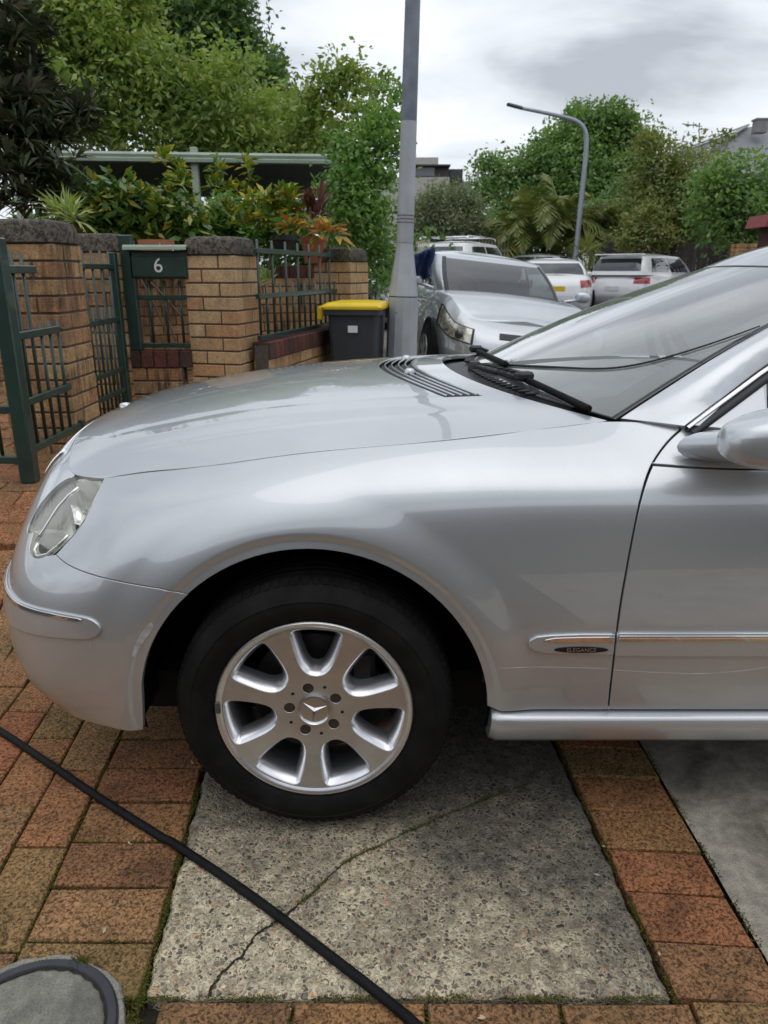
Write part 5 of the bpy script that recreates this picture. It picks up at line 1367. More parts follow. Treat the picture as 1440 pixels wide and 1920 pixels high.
# ------------------------------------------------------------------ carport
Yc = 9.0; a0 = W(112, 283, Yc); a1 = W(628, 290, Yc); zc0 = a0[2]; sl_ = (a1[2] - a0[2]) / (a1[0] - a0[0])
t = empty('carport', ((a0[0] + a1[0]) / 2, Yc, .3), 0, 'flat carport with a pale green fascia behind the garden plants', 'carport')
oo = np.array([(a0[0] + a1[0]) / 2, Yc, .3]); xl_ = a0[0] - 1.2
fb = MB(); z0_ = W(112, 302, Yc)[2]; xs = a1[0] - .01
P = [[(x, Yc + dy, zt2 + sl_ * (x - a0[0])) for dy, zt2 in ((.05, zc0), (.0, zc0 + .005), (-.012, zc0 - .02), (-.0, zc0 - .05), (-.006, zc0 - .06), (0, z0_ + .01), (.03, z0_))] for x in (xl_, xs)]
fb.grid(P); fb.build('fascia', M['green_l'], t, off=oo)
b = MB(); b.add([(xl_, Yc, zc0 - .02), (xs, Yc, a1[2] - .02), (xs + .2, Yc + 4.5, a1[2] + .02), (xl_, Yc + 4.5, zc0 + .02), (xl_, Yc, z0_ + .02), (xs, Yc, z0_ + .02 + sl_ * (xs - a0[0])), (xs + .2, Yc + 4.5, z0_ + .06), (xl_, Yc + 4.5, z0_ + .06)], [(0, 1, 2, 3), (4, 7, 6, 5), (1, 5, 6, 2)]); b.build('roof', simple('metal_roof_underside', (.10, .115, .12), .6), t, off=oo)
b = MB(); b.bar((xl_, Yc + 2.2, z0_ - .10), (xs, Yc + 2.2, z0_ - .14), .08, .10); b.build('beam', simple('grey_beam', (.25, .28, .28), .5), t, off=oo)
for u in (372, 40):
    px_ = W(u, 400, Yc + .1); b = MB(); b.box((px_[0], Yc + .1, (z0_ + .3) / 2 + .15), (.075, .075, z0_ - .3), ch=.005); b.build('post', M['green_l'], t, off=oo)
b = MB(); b.box((xs - .2, Yc + 3.5, 1.5), (.09, .09, 2.4), ch=.005); b.build('post', M['green_l'], t, off=oo)
# ------------------------------------------------------------------ houses
def house_flats():
    Y = 70.0; t = empty('apartment_building', (*W(840, 470, Y)[:2], 1.0), 0, 'cream flat-roofed apartment block with a dark top storey, far down the street', 'building')
    o = np.array([*W(840, 470, Y)[:2], 1.0]); cream = simple('cream_render', (.46, .44, .40), .8); dk = simple('dark_cladding', (.055, .052, .055), .6); gy_m = simple('grey_render', (.26, .27, .29), .8)
    def bx(u0, v0, u1, v1, dp, y0, nm, mt):
        a = W(u0, v1, Y + y0); c = W(u1, v0, Y + y0); b = MB(); b.box(((a[0] + c[0]) / 2, Y + y0 + dp / 2, (a[2] + c[2]) / 2), (c[0] - a[0], dp, c[2] - a[2])); return b.build(nm, mt, t, off=o)
    bx(700, 332, 843, 520, 14, 0, 'wall', cream); bx(760, 295, 822, 332, 8, 2, 'stair_tower', cream); u_ = bx(765, 310, 842, 334, 10, .5, 'upper_storey', dk); bx(842, 317, 868, 340, 10, .8, 'awning', dk); bx(843, 340, 885, 520, 12, 1.5, 'side_wing', gy_m)
    w_ = bx(775, 314, 815, 330, .2, .35, 'window', simple('window_glass', (.15, .18, .2), .1, 0, .1)); bx(760, 308, 845, 311, 11, -.2, 'roof_edge', dk)
    for k in range(3): bx(775 + 22 * k, 372, 790 + 22 * k, 392, .2, -.15, 'window', w_.data.materials[0])
house_flats()
def house_right():
    Y = 34.0; o = np.array([*W(1400, 470, Y)[:2], .7]); t = empty('house', o, 0, 'house with a grey metal gable roof behind the trees at the right', 'house')
    roofm, nt, bs_ = mat_new('corrugated_roof'); wv = nt.nodes.new('ShaderNodeTexWave'); wv.inputs['Scale'].default_value = 5; tcn = nt.nodes.new('ShaderNodeTexCoord'); nt.links.new(tcn.outputs['Object'], wv.inputs[0])
    nt.links.new(ramp(nt, wv.outputs[0], [(0, (.20, .21, .23)), (1, (.30, .31, .33))]), bs_.inputs[0]); bs_.inputs['Roughness'].default_value = .75; bump(nt, bs_, wv.outputs[0], .5, .03)
    wallm = simple('ochre_render', (.52, .42, .27), .85)
    p = lambda u, v, y: W(u, v, y) - o
    th = np.array([0, 0, -.12])
    def slab_(pts, nm, mt):
        P = np.array(pts); n = len(P); b = MB(); b.add(np.concatenate([P, P + th]), [tuple(range(n)), tuple(range(n, 2 * n))[::-1]] + [(i, (i + 1) % n, n + (i + 1) % n, n + i) for i in range(n)]); return b.build(nm, mt, t)
    slab_([p(1275, 285, 34), p(1402, 238, 36), p(1640, 225, 38), p(1640, 345, 33), p(1330, 330, 33)], 'roof', roofm)
    slab_([p(1330, 330, 32.6), p(1425, 322, 32.8), p(1640, 320, 32.8), p(1640, 332, 32.6), p(1425, 330, 32.6)], 'gutter', simple('gutter', (.1, .1, .11), .5))
    b = MB(); a = p(1300, 320, 34.5); c = p(1640, 330, 34.5); b.box(((a[0] + c[0]) / 2, 2.5, (c[2] - .1) / 2 - .1), (c[0] - a[0], 5, c[2] + .2)); wl_ = b.build('wall', wallm, t)
    b = MB(); b.bar(p(1275, 284, 33.9) + [0, 0, .03], p(1402, 237, 35.9) + [0, 0, .06], .12, .06); b.bar(p(1402, 237, 35.9) + [0, 0, .06], p(1315, 292, 33.5) + [0, 0, .06], .16, .06); b.build('ridge_capping', simple('capping', (.36, .38, .36), .5), t)
    b = MB(); q = p(1425, 238, 35); b.box(q, (.5, .45, .5), ch=.02); b.box(q + [0, 0, .27], (.6, .52, .08), ch=.02); b.build('chimney', simple('grey_brick', (.26, .25, .26), .9), t)
    b = MB(); q = p(1425, 350, 34.3); b.box(q, (.9, .1, 1.2)); b.build('window', simple('window_dark', (.05, .06, .07), .1), t)
    t2 = empty('aerial', W(1310, 300, 33.5), 0, 'thin television aerial standing above the grey roof', 'aerial'); o2 = W(1310, 300, 33.5)
    mt = simple('aerial_metal', (.3, .3, .3), .4, .8); b = MB(); b.tube([W(1311, 330, 33.5) - o2, W(1311, 236, 33.5) - o2], .022, 6); b.build('mast', mt, t2)
    b = MB(); b.tube([W(1279, 232, 33.5) - o2, W(1316, 237, 33.5) - o2], .022, 6); b.tube([W(1311, 231, 33.2) - o2, W(1311, 243, 33.8) - o2], .014, 5); b.tube([W(1300, 229, 33.2) - o2, W(1300, 240, 33.8) - o2], .014, 5); b.tube([W(1290, 228, 33.3) - o2, W(1290, 238, 33.7) - o2], .014, 5); b.build('crossarm', mt, t2)
house_right()
# brick pier with a red roof, brick wall, paling fence, cream fences
Y = 15.0; o = W(1450, 470, Y); o[2] = float(gz(6, Y)); t = empty('gate_pier', o, 0, 'dark brick pier under a small red tiled roof at the right edge', 'pier')
b = MB(); z1 = W(1450, 425, Y)[2] - o[2]; b.box((.10, 0, z1 / 2), (.62, .5, z1), ch=.01); b.build('pier', M['darkbrick'], t)
b = MB(); z2 = W(1450, 404, Y)[2] - o[2]; b.prism([(-.42, z1 - .02), (.7, z1 - .02), (.64, z2), (-.36, z2)], .8, (0, .4, 0), (1, 0, 0), (0, 0, 1)); b.build('roof', simple('red_tiles', (.26, .045, .045), .6), t)
c_ = W(1372, 470, 18.5)[:2]; d_2 = W(1500, 470, 17.0)[:2]; brick_wall('brick_wall', c_, d_2, .1, W(1400, 456, 17.8)[2], 'low brown brick wall at the right end of the paling fence', 'wall', False)
M['paling'] = m_brick('dark_palings', [(.075, .060, .060), (.055, .045, .05), (.095, .075, .072), (.065, .055, .06)], .4, .6, .1)
def palings(u0, u1, y0, y1, vt0, vt1, name, label, mat, wd=.10, gap=.012, z0=.3, rails=True, lean=0.0):
    a = W(u0, 470, y0)[:2]; c = W(u1, 470, y1)[:2]; L = np.linalg.norm(c - a); ang = math.atan2(*(c - a)[::-1]); t = empty(name, (a[0], a[1], z0), ang, label, 'fence')
    h0 = W(u0, vt0, y0)[2] - z0; h1 = W(u1, vt1, y1)[2] - z0; n = int(L / (wd + gap)); mb = MB()
    for k in range(n):
        x = (k + .5) * (wd + gap); h = h0 + (h1 - h0) * x / L + NR.normal(0, .02 if lean else .004); mb.box((x, NR.normal(0, .006 if lean else 0), h / 2), (wd, .018, h))
    mb.build('palings', mat, t)
    b = MB()
    for f in (.25, .8): b.bar((0, .03, h0 * f), (L, .03, h1 * f), .04, .07)
    b.build('rails', mat, t); return t
palings(1105, 1378, 25, 21, 457, 455, 'paling_fence', 'dark timber paling fence behind the parked white cars', M['paling'], lean=1.0)
M['cream'] = simple('cream_paint', (.62, .56, .44), .6)
palings(725, 806, 15, 17, 462, 449, 'picket_fence', 'cream metal picket fence left of the white four-wheel drive', M['cream'], .03, .07, .25)
palings(832, 960, 26, 27, 447, 449, 'picket_fence', 'cream metal picket fence seen above the roof of the silver hatchback', M['cream'], .035, .09, .5)
# low brick house across the driveway behind the viewpoint: it is what the dark lower doors of the coupe mirror
t = empty('brick_house', (0, -5.2, 0), 0, 'brown brick house across the driveway, seen only as the dark reflection in the car doors', 'house')
M['brownwall'] = m_brick('brown_brick_wall', [(.11, .075, .055), (.14, .09, .065), (.09, .065, .05)], .4, .6, .4)
b = MB(); b.box((0, -3, 1.45), (19, 6, 2.9)); b.build('wall', M['brownwall'], t)
b = MB(); b.grid([[(-10.2, .7, 2.85), (-10.2, -3.2, 4.3), (-10.2, -7, 2.85)], [(10.2, .7, 2.85), (10.2, -3.2, 4.3), (10.2, -7, 2.85)]]); b.box((0, .72, 2.83), (20.4, .04, .2)); b.build('roof', simple('grey_roof_tiles', (.09, .085, .085), .7, 0, .3, 3), t)
b = MB(); b.box((2.9, .02, 1.1), (2.5, .06, 2.2), ch=.01); b.build('garage_door', simple('taupe_door', (.26, .23, .20), .6), t)
for x in (-4.6, -1.2):
    b = MB(); b.box((x, .02, 1.5), (1.5, .06, 1.2), ch=.01); w_ = b.build('window', simple('white_frame', (.6, .6, .58), .5), t); b = MB(); b.box((x, .06, 1.5), (1.36, .02, 1.06)); b.build('pane', simple('dark_pane', (.04, .05, .055), .05), w_)
# ------------------------------------------------------------------ other parked cars: local +x is forward
M['whitepaint'] = paint('white_paint', (.72, .73, .74), .0, .35, 1.0, .05)
M['silver2'] = paint('dull_silver_paint', (.56, .59, .62), .7, .38, .8, .08)
M['tint'] = simple('tinted_glass', (.022, .028, .034), .04, 0, .2, 1, coat=1.0)
M['tint2'] = simple('grey_glass', (.045, .052, .055), .06, 0, .7, 2.6)
M['clear2'] = glassmat('pale_windscreen', (.62, .68, .67), 1.9); M['side2'] = glassmat('pale_side_glass', (.40, .45, .45), 1.4); M['darkseat'] = simple('dark_seat_cloth', (.06, .062, .068), .8)
M['tail'] = simple('tail_lamp_red', (.35, .015, .015), .15, 0, .2, 8, coat=1)
M['taillight'] = simple('tail_lamp_clear', (.55, .35, .34), .15, 0, .2, 8, coat=1)
def m_headlamp():
    m, nt, b = mat_new('headlamp_glass'); f = noise(nt, 14, 3, dist=1.0)
    nt.links.new(ramp(nt, f, [(.3, (.16, .15, .12)), (.5, (.55, .52, .44)), (.75, (.80, .78, .70))]), b.inputs[0]); b.inputs['Roughness'].default_value = .15; b.inputs['Metallic'].default_value = .5; b.inputs['Coat Weight'].default_value = 1; b.inputs['Coat Roughness'].default_value = .02; return m
M['headlamp'] = m_headlamp()
M['plate'] = simple('yellow_plate', (.75, .50, .03), .5); M['plate_w'] = simple('white_plate', (.7, .7, .7), .5)
def sq(s, n):
    """point of a rounded square ring; s in [-1, 7): front, left, rear, right"""
    s = (s + 1) % 8 - 1
    if s < 1: X, Y = 1, s
    elif s < 3: X, Y = 2 - s, 1
    elif s < 5: X, Y = -1, 4 - s
    else: X, Y = s - 6, -1
    r = (abs(X) ** n + abs(Y) ** n) ** (-1 / n); return X * r, Y * r
def make_car(label, L=4.3, Wd=1.78, H=1.48, hood=.98, deck=1.0, nose=.72, tail=.95, wb=.95, wh=.15, rh=-1.5, rb=-1.95, pm='whitepaint', glass='tint', wheelbase=2.62, front=True, name='parked_car', group=None, sedan=False, roofw=.60, see=False):
    t = empty(name, (0, 0, 0), 0, label, 'car', group)
    hl, hw = L / 2, Wd / 2; mt = M[pm]
    def ztop(x):
        return float(np.interp(x, [-hl, -hl + .12, rb, rb + .3, wb - .2, wb, wb + .5, hl - .35, hl - .1, hl], [tail - .06, tail, deck, deck, hood - .02, hood, hood - .045, nose + .10, nose + .03, nose]))
    def low(s, f):
        lv = [(0, .90, .955), (.15, .965, .985), (.35, 1.0, 1.0), (.6, .995, 1.0), (.8, .97, .975), (.92, .93, .94), (1.0, .875, .865)]
        fa = np.interp(f, [l[0] for l in lv], [l[1] for l in lv]); fb_ = np.interp(f, [l[0] for l in lv], [l[2] for l in lv])
        X, Y = sq(s, 5.0); x = X * hl * (fa if abs(X) > .0 else 1); x = X * hl * (1 - (1 - fa) * abs(X) ** 3); y = Y * hw * fb_ * (1 - .10 * abs(X) ** 4)
        z = .22 + (ztop(x) - .22) * f; return np.array([x, y, z])
    S_ = []
    for a in range(8): S_ += list(np.linspace(-1 + a, a, 14)[:-1])
    S_.append(7.0); fs_ = np.linspace(0, 1, 15)
    P = [[low(s, f) for s in S_] for f in fs_]
    b = MB(); b.grid(P)
    top_r = np.array(P[-1]); rows = [top_r]
    for k in (.97, .90, .75, .5, .25, .0):
        q = top_r.copy(); q[:, 1] *= k; q[:, 2] += .035 * (1 - k ** 2) + .004; rows.append(q)
    b.grid(rows); b.build('body', mt, t, auto=48)
    zb = deck - .03; zb2 = hood - .03
    def gh(s, f):
        X, Y = sq(s, 9.0); Xc = (X + 1) / 2; f2 = f
        xb = rb + (wb - rb) * Xc; xt = rh + (wh - rh) * Xc; bul = .03 * math.sin(math.pi * f2)
        x = xb + (xt - xb) * f2 + bul * X; wbm = hw * .845; wtm = hw * roofw / .845 * .98
        y = Y * (wbm + (wtm - wbm) * f2 + bul) * (1 - .04 * abs(X) ** 3) ; z = (zb + (zb2 - zb) * Xc) * (1 - f2) + (H - .07 - .03 * abs(X) ** 2.0) * f2
        return np.array([x, y, z])
    S2 = sorted(set(S_ + [-.87, .87, 1.30, 2.00, 2.10, 2.70, 5.30, 5.90, 6.00, 6.70] )) if see else S_
    F2 = [0, .07, .16, .3, .45, .6, .75, .88, .93, 1.0] if see else list(np.linspace(0, 1, 9))
    P = [[gh(s, f) for s in S2] for f in F2]
    b = MB(); b.add(np.array(P).reshape(-1, 3), [(i * len(S2) + j, (i + 1) * len(S2) + j, (i + 1) * len(S2) + j + 1, i * len(S2) + j + 1) for i in range(len(F2) - 1) for j in range(len(S2) - 1)
        if not (see and ((abs((S2[j] + S2[j + 1]) / 2) < .87 and .06 < (F2[i] + F2[i + 1]) / 2 < .93) or (.15 < (F2[i] + F2[i + 1]) / 2 < .88 and any(a_ < (S2[j] + S2[j + 1]) / 2 < c_ for a_, c_ in ((1.3, 2.0), (2.1, 2.7), (5.3, 5.9), (6.0, 6.7))))))])
    tr = np.array([gh(s, 1.0) for s in S2]); rows = [tr]; cx_ = (wh + rh) / 2
    for k in (.985, .94, .84, .6, .3, .0):
        q = tr.copy(); q[:, 0] = cx_ + (q[:, 0] - cx_) * k; q[:, 1] *= k; q[:, 2] += (.068 * (1 - k ** 3)) * 1.0; rows.append(q)
    b.grid(rows); b.build('roof', mt, t, auto=50)
    def glassp(nm, s0, s1, f0, f1, off=.006, mm=None, par=None, fn=gh, ns=16, nf=7, skew=0.0):
        Q = []
        for f in np.linspace(f0, f1, nf):
            row = []
            for s in np.linspace(s0 + skew * (f - f0) / (f1 - f0 + 1e-9), s1, ns):
                p = fn(s, f); e = fn(s + .01, f) - fn(s - .01, f); g = fn(s, min(f + .01, 1)) - fn(s, max(f - .01, 0)); n_ = np.cross(e, g); n_ /= np.linalg.norm(n_) + 1e-9
                row.append(p + n_ * off)
            Q.append(row)
        b = MB(); b.grid(Q); return b.build(nm, mm or M[glass], par or t, smooth=True)
    if front is not None: glassp('windscreen', -.88, .88, .07, .93, mm=M['clear2'] if see else (M['tint2'] if front else None))
    if front:
        glassp('black_border', -.93, .93, .03, .075, .007, M['black']); glassp('black_border', -.96, -.87, .03, .95, .008, M['black']); glassp('black_border', .87, .96, .03, .95, .008, M['black'])
    for sg in (1, -1):
        for a, c in ((1.28, 2.02), (2.08, 2.72)):
            s0, s1 = (a, c) if sg > 0 else (8 - c, 8 - a) ; s0, s1 = (s0, s1) if sg > 0 else (-c + 0, -a + 0)
            glassp('side_window', s0, s1, .16, .88)
    glassp('rear_window', 3.10, 4.90, .10 if sedan else .22, .90)
    if see:
        b = MB(); b.box((-.3, 0, .62), (2.3, Wd * .74, .05)); b.grid([[(x, y, z) for y in np.linspace(-hw * .82, hw * .82, 8)] for x, z in ((wb + .02, hood - .01), (wb - .25, hood + .0), (wb - .38, hood - .06), (wb - .40, .6))]); b.build('cabin', M['cabin'], t, smooth=True)
        for sy in (-.36, .36):
            b = MB(); b.box((wb - 1.10, sy, .85), (.16, .46, .62), ch=.05); b.box((wb - .85, sy, .66), (.5, .46, .14), ch=.04); st2 = b.build('seat', M['darkseat'], t, auto=50); b = MB(); b.box((wb - 1.14, sy, 1.24), (.09, .25, .16), ch=.04); b.build('headrest', M['darkseat'], st2, auto=50)
        b = MB(); b.box((rb + .55, 0, .85), (.16, 1.2, .55), ch=.05); b.build('rear_seat', M['darkseat'], t, auto=50)
        b = MB(); b.tube([(wb - .52 + .06 * math.sin(a), -.36 + .18 * math.cos(a), hood + .02 + .17 * math.sin(a)) for a in np.linspace(0, 2 * math.pi, 25)], .015, 6, cap=False); b.build('steering_wheel', M['black'], t, smooth=True)
    # lamps
    for sg in (1, -1):
        if front:
            s0, s1 = (.74, 1.24) if sg > 0 else (-1.24, -.74)
            glassp('lamp_surround', s0 - .03, s1 + .03, .615, .885, .0055, M['black'], fn=low)
            hl_ = glassp('headlamp', s0, s1, .635, .87, .007, M['headlamp'], fn=low)
            pc = low(sg * .90, .74); b = MB(); V = np.array(shell((0, 0, 0), (.05, .05, .05), 1.0)[0]) + pc + np.array([.0, 0, 0]); b.add(V, shell((0, 0, 0), (1, 1, 1), 1.0)[1]); b.build('projector', M['tint'], hl_, smooth=True)
        s0, s1 = (2.90, 3.35) if sg > 0 else (4.65, 5.10)
        glassp('tail_lamp', s0, s1, .70, .88, .008, M['tail'], fn=low, ns=10, nf=5)
        # mirrors
        b = MB(); b.add(*shell((wb - .28, sg * (hw + .10), hood + .08), (.055, .085, .06), .7)); b.bar((wb - .26, sg * (hw * .86), hood + .01), (wb - .28, sg * (hw + .05), hood + .05), .05, .035, .01); b.build('door_mirror', mt, t, smooth=True)
        for x in (wheelbase / 2, -wheelbase / 2):
            b = MB(); b.lathe([(.001, -.0), (.37, .0), (.375, -.01)], 32, (x, sg * (hw + .002), .33), 'y') if sg > 0 else b.lathe([(.001, 0), (.37, 0), (.375, .01)], 32, (x, sg * (hw + .002), .33), 'y'); b.build('wheel_arch', M['liner'], t)
            b = MB(); w0 = hw - .19 if sg > 0 else -hw - .015; b.lathe([(.20, 0), (.27, .0), (.31, .02), (.315, .05), (.315, .16), (.31, .185), (.27, .205), (.20, .205)], 36, (x, w0, .315), 'y'); ty = b.build('wheel', M['rubber'], t, auto=40)
            b = MB(); yo = hw + .017 if sg > 0 else -hw - .017
            for k in range(7):
                a = 2 * math.pi * k / 7; b.bar((x, yo, .315), (x + .19 * math.cos(a), yo, .315 + .19 * math.sin(a)), .012, .05)
            b.lathe([(.195, -.008), (.205, -.008), (.205, .008), (.195, .008)], 36, (x, yo, .315), 'y', close=True); b.build('hubcap', M['alloy'], ty)
    if front:
        glassp('grille', -.38, .38, .80, .88, .008, M['black'], fn=low); glassp('lower_grille', -.55, .55, .18, .42, .008, M['black'], fn=low)
        p = low(0, .5); b = MB(); b.box(p + np.array([.012, 0, 0]), (.01, .372, .107)); b.build('number_plate', M['plate'], t)
    return t, low
def plate_rear(t, low, mm, f=.62, txt=None):
    p = low(4.0, f); b = MB(); b.box(p + np.array([-.014, 0, 0]), (.01, .372, .107), ch=.002); o = b.build('number_plate', mm, t)
# silver hatchback facing the camera, left wheels up on the footpath
t, low = make_car('silver five-door hatchback parked facing the camera behind the light pole', 4.28, 1.80, 1.47, .98, .96, .66, .95, 1.02, .18, -1.55, -1.98, 'silver2', 'side2', 2.65, True, roofw=.655, name='parked_hatchback', see=True)
HX, HY = W(930, 560, 8.7)[:2]; ya_ = R(-83); t.rotation_euler = (0, 0, 0)
rm = Matrix.Rotation(ya_, 4, 'Z'); roll = Matrix.Rotation(R(6.0), 4, 'Y')
t.matrix_world = Matrix.Translation((HX - math.cos(ya_) * 1.0, HY - math.sin(ya_) * 1.0, .01)) @ roll @ rm
# the rest of the street
def place_rear(t, u, Y, rz, hl): p = W(u, 500, Y); x, y = p[0] + hl * math.cos(rz), Y + hl * math.sin(rz); t.location = (x, y, float(gz(x, y))); t.rotation_euler = (0, 0, rz)
def place_car(t, u, Y, rz, dz=0.0): p = W(u, 500, Y); t.location = (p[0], Y, float(gz(p[0], Y)) + dz); t.rotation_euler = (0, 0, rz)
GW = 'white cars parked further up the street'
t, low = make_car('white wagon with a roof spoiler and dark side glass, nearest of the white cars', 4.6, 1.84, 1.50, .98, 1.0, .8, 1.02, 1.05, .35, -1.95, -2.22, 'whitepaint', 'tint', 2.72, False, 'parked_wagon' if False else 'parked_car', GW); place_rear(t, 1150, 19.5, R(47), 2.3)
plate_rear(t, low, M['plate_w'], .58)
g_ = MB(); g_.box((-2.02, 0, 1.455), (.22, 1.25, .03), ch=.01); g_.build('spoiler', M['whitepaint'], t)
t, low = make_car('white sedan with a yellow number plate, its boot towards the camera', 4.7, 1.82, 1.40, .95, 1.02, .85, 1.0, 1.0, .25, -1.15, -1.72, 'whitepaint', 'tint2', 2.75, False, 'parked_car', GW, sedan=True); place_rear(t, 1046, 16.8, R(82), 2.35); plate_rear(t, low, M['plate'], .70)
t, low = make_car('white sedan seen from the side in front of the palm', 4.6, 1.80, 1.47, .98, 1.02, .8, 1.0, 1.0, .25, -1.25, -1.75, 'whitepaint', 'tint', 2.7, True, 'parked_car', GW, sedan=True); place_car(t, 985, 26.0, R(152), .05)
t, low = make_car('white four-wheel drive with a roof rack behind the silver hatchback', 4.7, 1.86, 1.78, 1.12, 1.10, .95, 1.15, 1.05, .45, -1.75, -2.15, 'whitepaint', 'tint', 2.75, None, 'parked_car', GW); place_car(t, 878, 19.5, R(62), .0)
b = MB()
for s_ in (-1, 1): b.tube([(.3, s_ * .58, 1.80), (.2, s_ * .58, 1.85), (-1.5, s_ * .58, 1.85), (-1.6, s_ * .58, 1.80)], .018, 6)
for x in (-1.2, -.2): b.tube([(x, -.58, 1.85), (x, .58, 1.85)], .016, 6)
b.build('roof_rack', M['chrome'], t, smooth=True)
t, low = make_car('pale silver car half hidden behind the light pole and the dark blue cloth', 4.4, 1.78, 1.50, 1.0, 1.0, .8, .98, 1.0, .2, -1.5, -2.0, 'silver2', 'tint2', 2.65, True, 'parked_car'); place_car(t, 762, 16.5, R(-92), .0)
# dark blue cloth hung over the hatchback's open door
Yd = 8.7; o = W(792, 500, Yd); P = []
for i in range(15):
    r_ = []
    for j in range(11):
        a, c = i / 14, j / 10; u = 766 + 44 * c + 3 * math.sin(a * 5 + 1) - 8 * a * (1 - c); v = 482 - 18 * c + a * (62 - 10 * c)
        p = W(u, v, Yd + .05 * math.sin(c * 17 + a * 2) + .04 * math.sin(c * 9 + a * 3) + .12 * a); r_.append(p)
    P.append(r_)
b = MB(); b.grid(P); cl = b.build('blue_cloth', simple('dark_blue_cloth', (.03, .055, .17), .8, 0, .4, 12), None, smooth=True)
sm_ = cl.modifiers.new('thick', 'SOLIDIFY'); sm_.thickness = .02
tag(cl, 'dark blue cloth bunched over the side of the silver hatchback', 'cloth')
# ------------------------------------------------------------------ vegetation
G_ = lambda *c: list(c)
LM = {
 'lime': leafmat('lime_green_leaves', [(0.189, 0.283, 0.077), (0.283, 0.389, 0.106), (0.366, 0.460, 0.142), (0.153, 0.236, 0.071), (0.401, 0.425, 0.142), (0.224, 0.330, 0.088)], .5, .42),
 'mid': leafmat('mid_green_leaves', [(0.094, 0.195, 0.065), (0.177, 0.307, 0.094), (0.248, 0.401, 0.130), (0.118, 0.236, 0.071), (0.307, 0.448, 0.153)], .45, .42),
 'conifer': leafmat('blue_green_leaves', [(0.094, 0.177, 0.071), (0.130, 0.224, 0.083), (0.177, 0.283, 0.106)], .6, .35),
 'dark': leafmat('dark_bronze_leaves', [(0.047, 0.073, 0.042), (0.071, 0.100, 0.053), (0.100, 0.088, 0.071), (0.059, 0.106, 0.047), (0.153, 0.118, 0.094)], .35, .12, .6),
 'gloss': leafmat('glossy_green_leaves', [(0.059, 0.130, 0.032), (0.094, 0.189, 0.047), (0.130, 0.248, 0.053), (0.071, 0.142, 0.035), (0.118, 0.224, 0.047), (0.472, 0.401, 0.059)], .28, .2, .6),
 'croton': leafmat('croton_leaves', [(0.083, 0.177, 0.035), (0.142, 0.260, 0.035), (0.118, 0.212, 0.035), (0.354, 0.389, 0.047), (0.600, 0.496, 0.047), (0.106, 0.201, 0.035), (0.165, 0.283, 0.047), (0.590, 0.354, 0.047)], .35, .25, .5),
 'orange': leafmat('orange_leaves', [(0.590, 0.354, 0.083), (0.496, 0.283, 0.071), (0.531, 0.189, 0.059), (0.236, 0.236, 0.059), (0.600, 0.448, 0.118)], .4, .3, .5),
 'purple': leafmat('purple_leaves', [(0.118, 0.041, 0.053), (0.189, 0.083, 0.083), (0.083, 0.035, 0.041), (0.236, 0.142, 0.118)], .4, .25),
 'olive': leafmat('grey_green_leaves', [(0.177, 0.212, 0.130), (0.236, 0.271, 0.177), (0.295, 0.330, 0.224), (0.153, 0.183, 0.106)], .6, .3),
 'bluegreen': leafmat('hazy_green_leaves', [(0.118, 0.212, 0.094), (0.177, 0.295, 0.106), (0.248, 0.389, 0.130), (0.142, 0.248, 0.100), (0.307, 0.425, 0.165)], .55, .4),
 'gum': leafmat('gum_leaves', [(0.165, 0.224, 0.083), (0.224, 0.283, 0.106), (0.283, 0.330, 0.130), (0.260, 0.248, 0.094), (0.165, 0.212, 0.071)], .5, .35),
 'palm': leafmat('palm_leaves', [(0.130, 0.189, 0.059), (0.189, 0.248, 0.071), (0.260, 0.283, 0.094), (0.283, 0.248, 0.071)], .5, .2),
 'spider': leafmat('pale_strap_leaves', [(0.307, 0.425, 0.118), (0.496, 0.566, 0.236), (0.236, 0.354, 0.094)], .5, .3),
 'rust': leafmat('rusty_shrub_leaves', [(0.142, 0.212, 0.071), (0.212, 0.260, 0.083), (0.330, 0.260, 0.094), (0.165, 0.236, 0.071), (0.260, 0.283, 0.106)], .5, .3),
}
M['bark'] = m_brick('bark', [(.12, .095, .07), (.16, .13, .10)], .6, .8, .15)
M['twig'] = simple('pale_twigs', (.26, .22, .17), .8, 0, .2)
M['terracotta'] = simple('terracotta', (.40, .16, .08), .8, 0, .15, 12, bmp=.2); M['blackpot'] = simple('black_pot', (.012, .012, .014), .4)
def crown_pts(lobes, n, cl, sig, hollow=.55):
    """leaf positions: clumps spread through ellipsoid lobes, denser near the surface"""
    vol = np.array([l[3] * l[4] * l[5] for l in lobes]) ** .75; vol /= vol.sum(); C = []
    for l, f in zip(lobes, vol):
        k = max(3, int(cl * f)); d = NR.normal(size=(k, 3)); d /= np.linalg.norm(d, axis=1)[:, None]
        r = NR.uniform(hollow, 1.0, (k, 1)) ** .6 * NR.uniform(.86, 1.1, (k, 1)); C.append(np.array(l[:3]) + d * r * np.array(l[3:6]))
    C = np.concatenate(C); w_ = NR.gamma(2.0, 1.0, len(C)); w_ /= w_.sum(); idx = NR.choice(len(C), n, p=w_)
    s_ = (sig * NR.uniform(.6, 1.5, len(C)))[idx][:, None]
    P = C[idx] + np.clip(NR.normal(size=(n, 3)), -1.7, 1.7) * s_ * np.array([1, 1, .75])
    return P, C
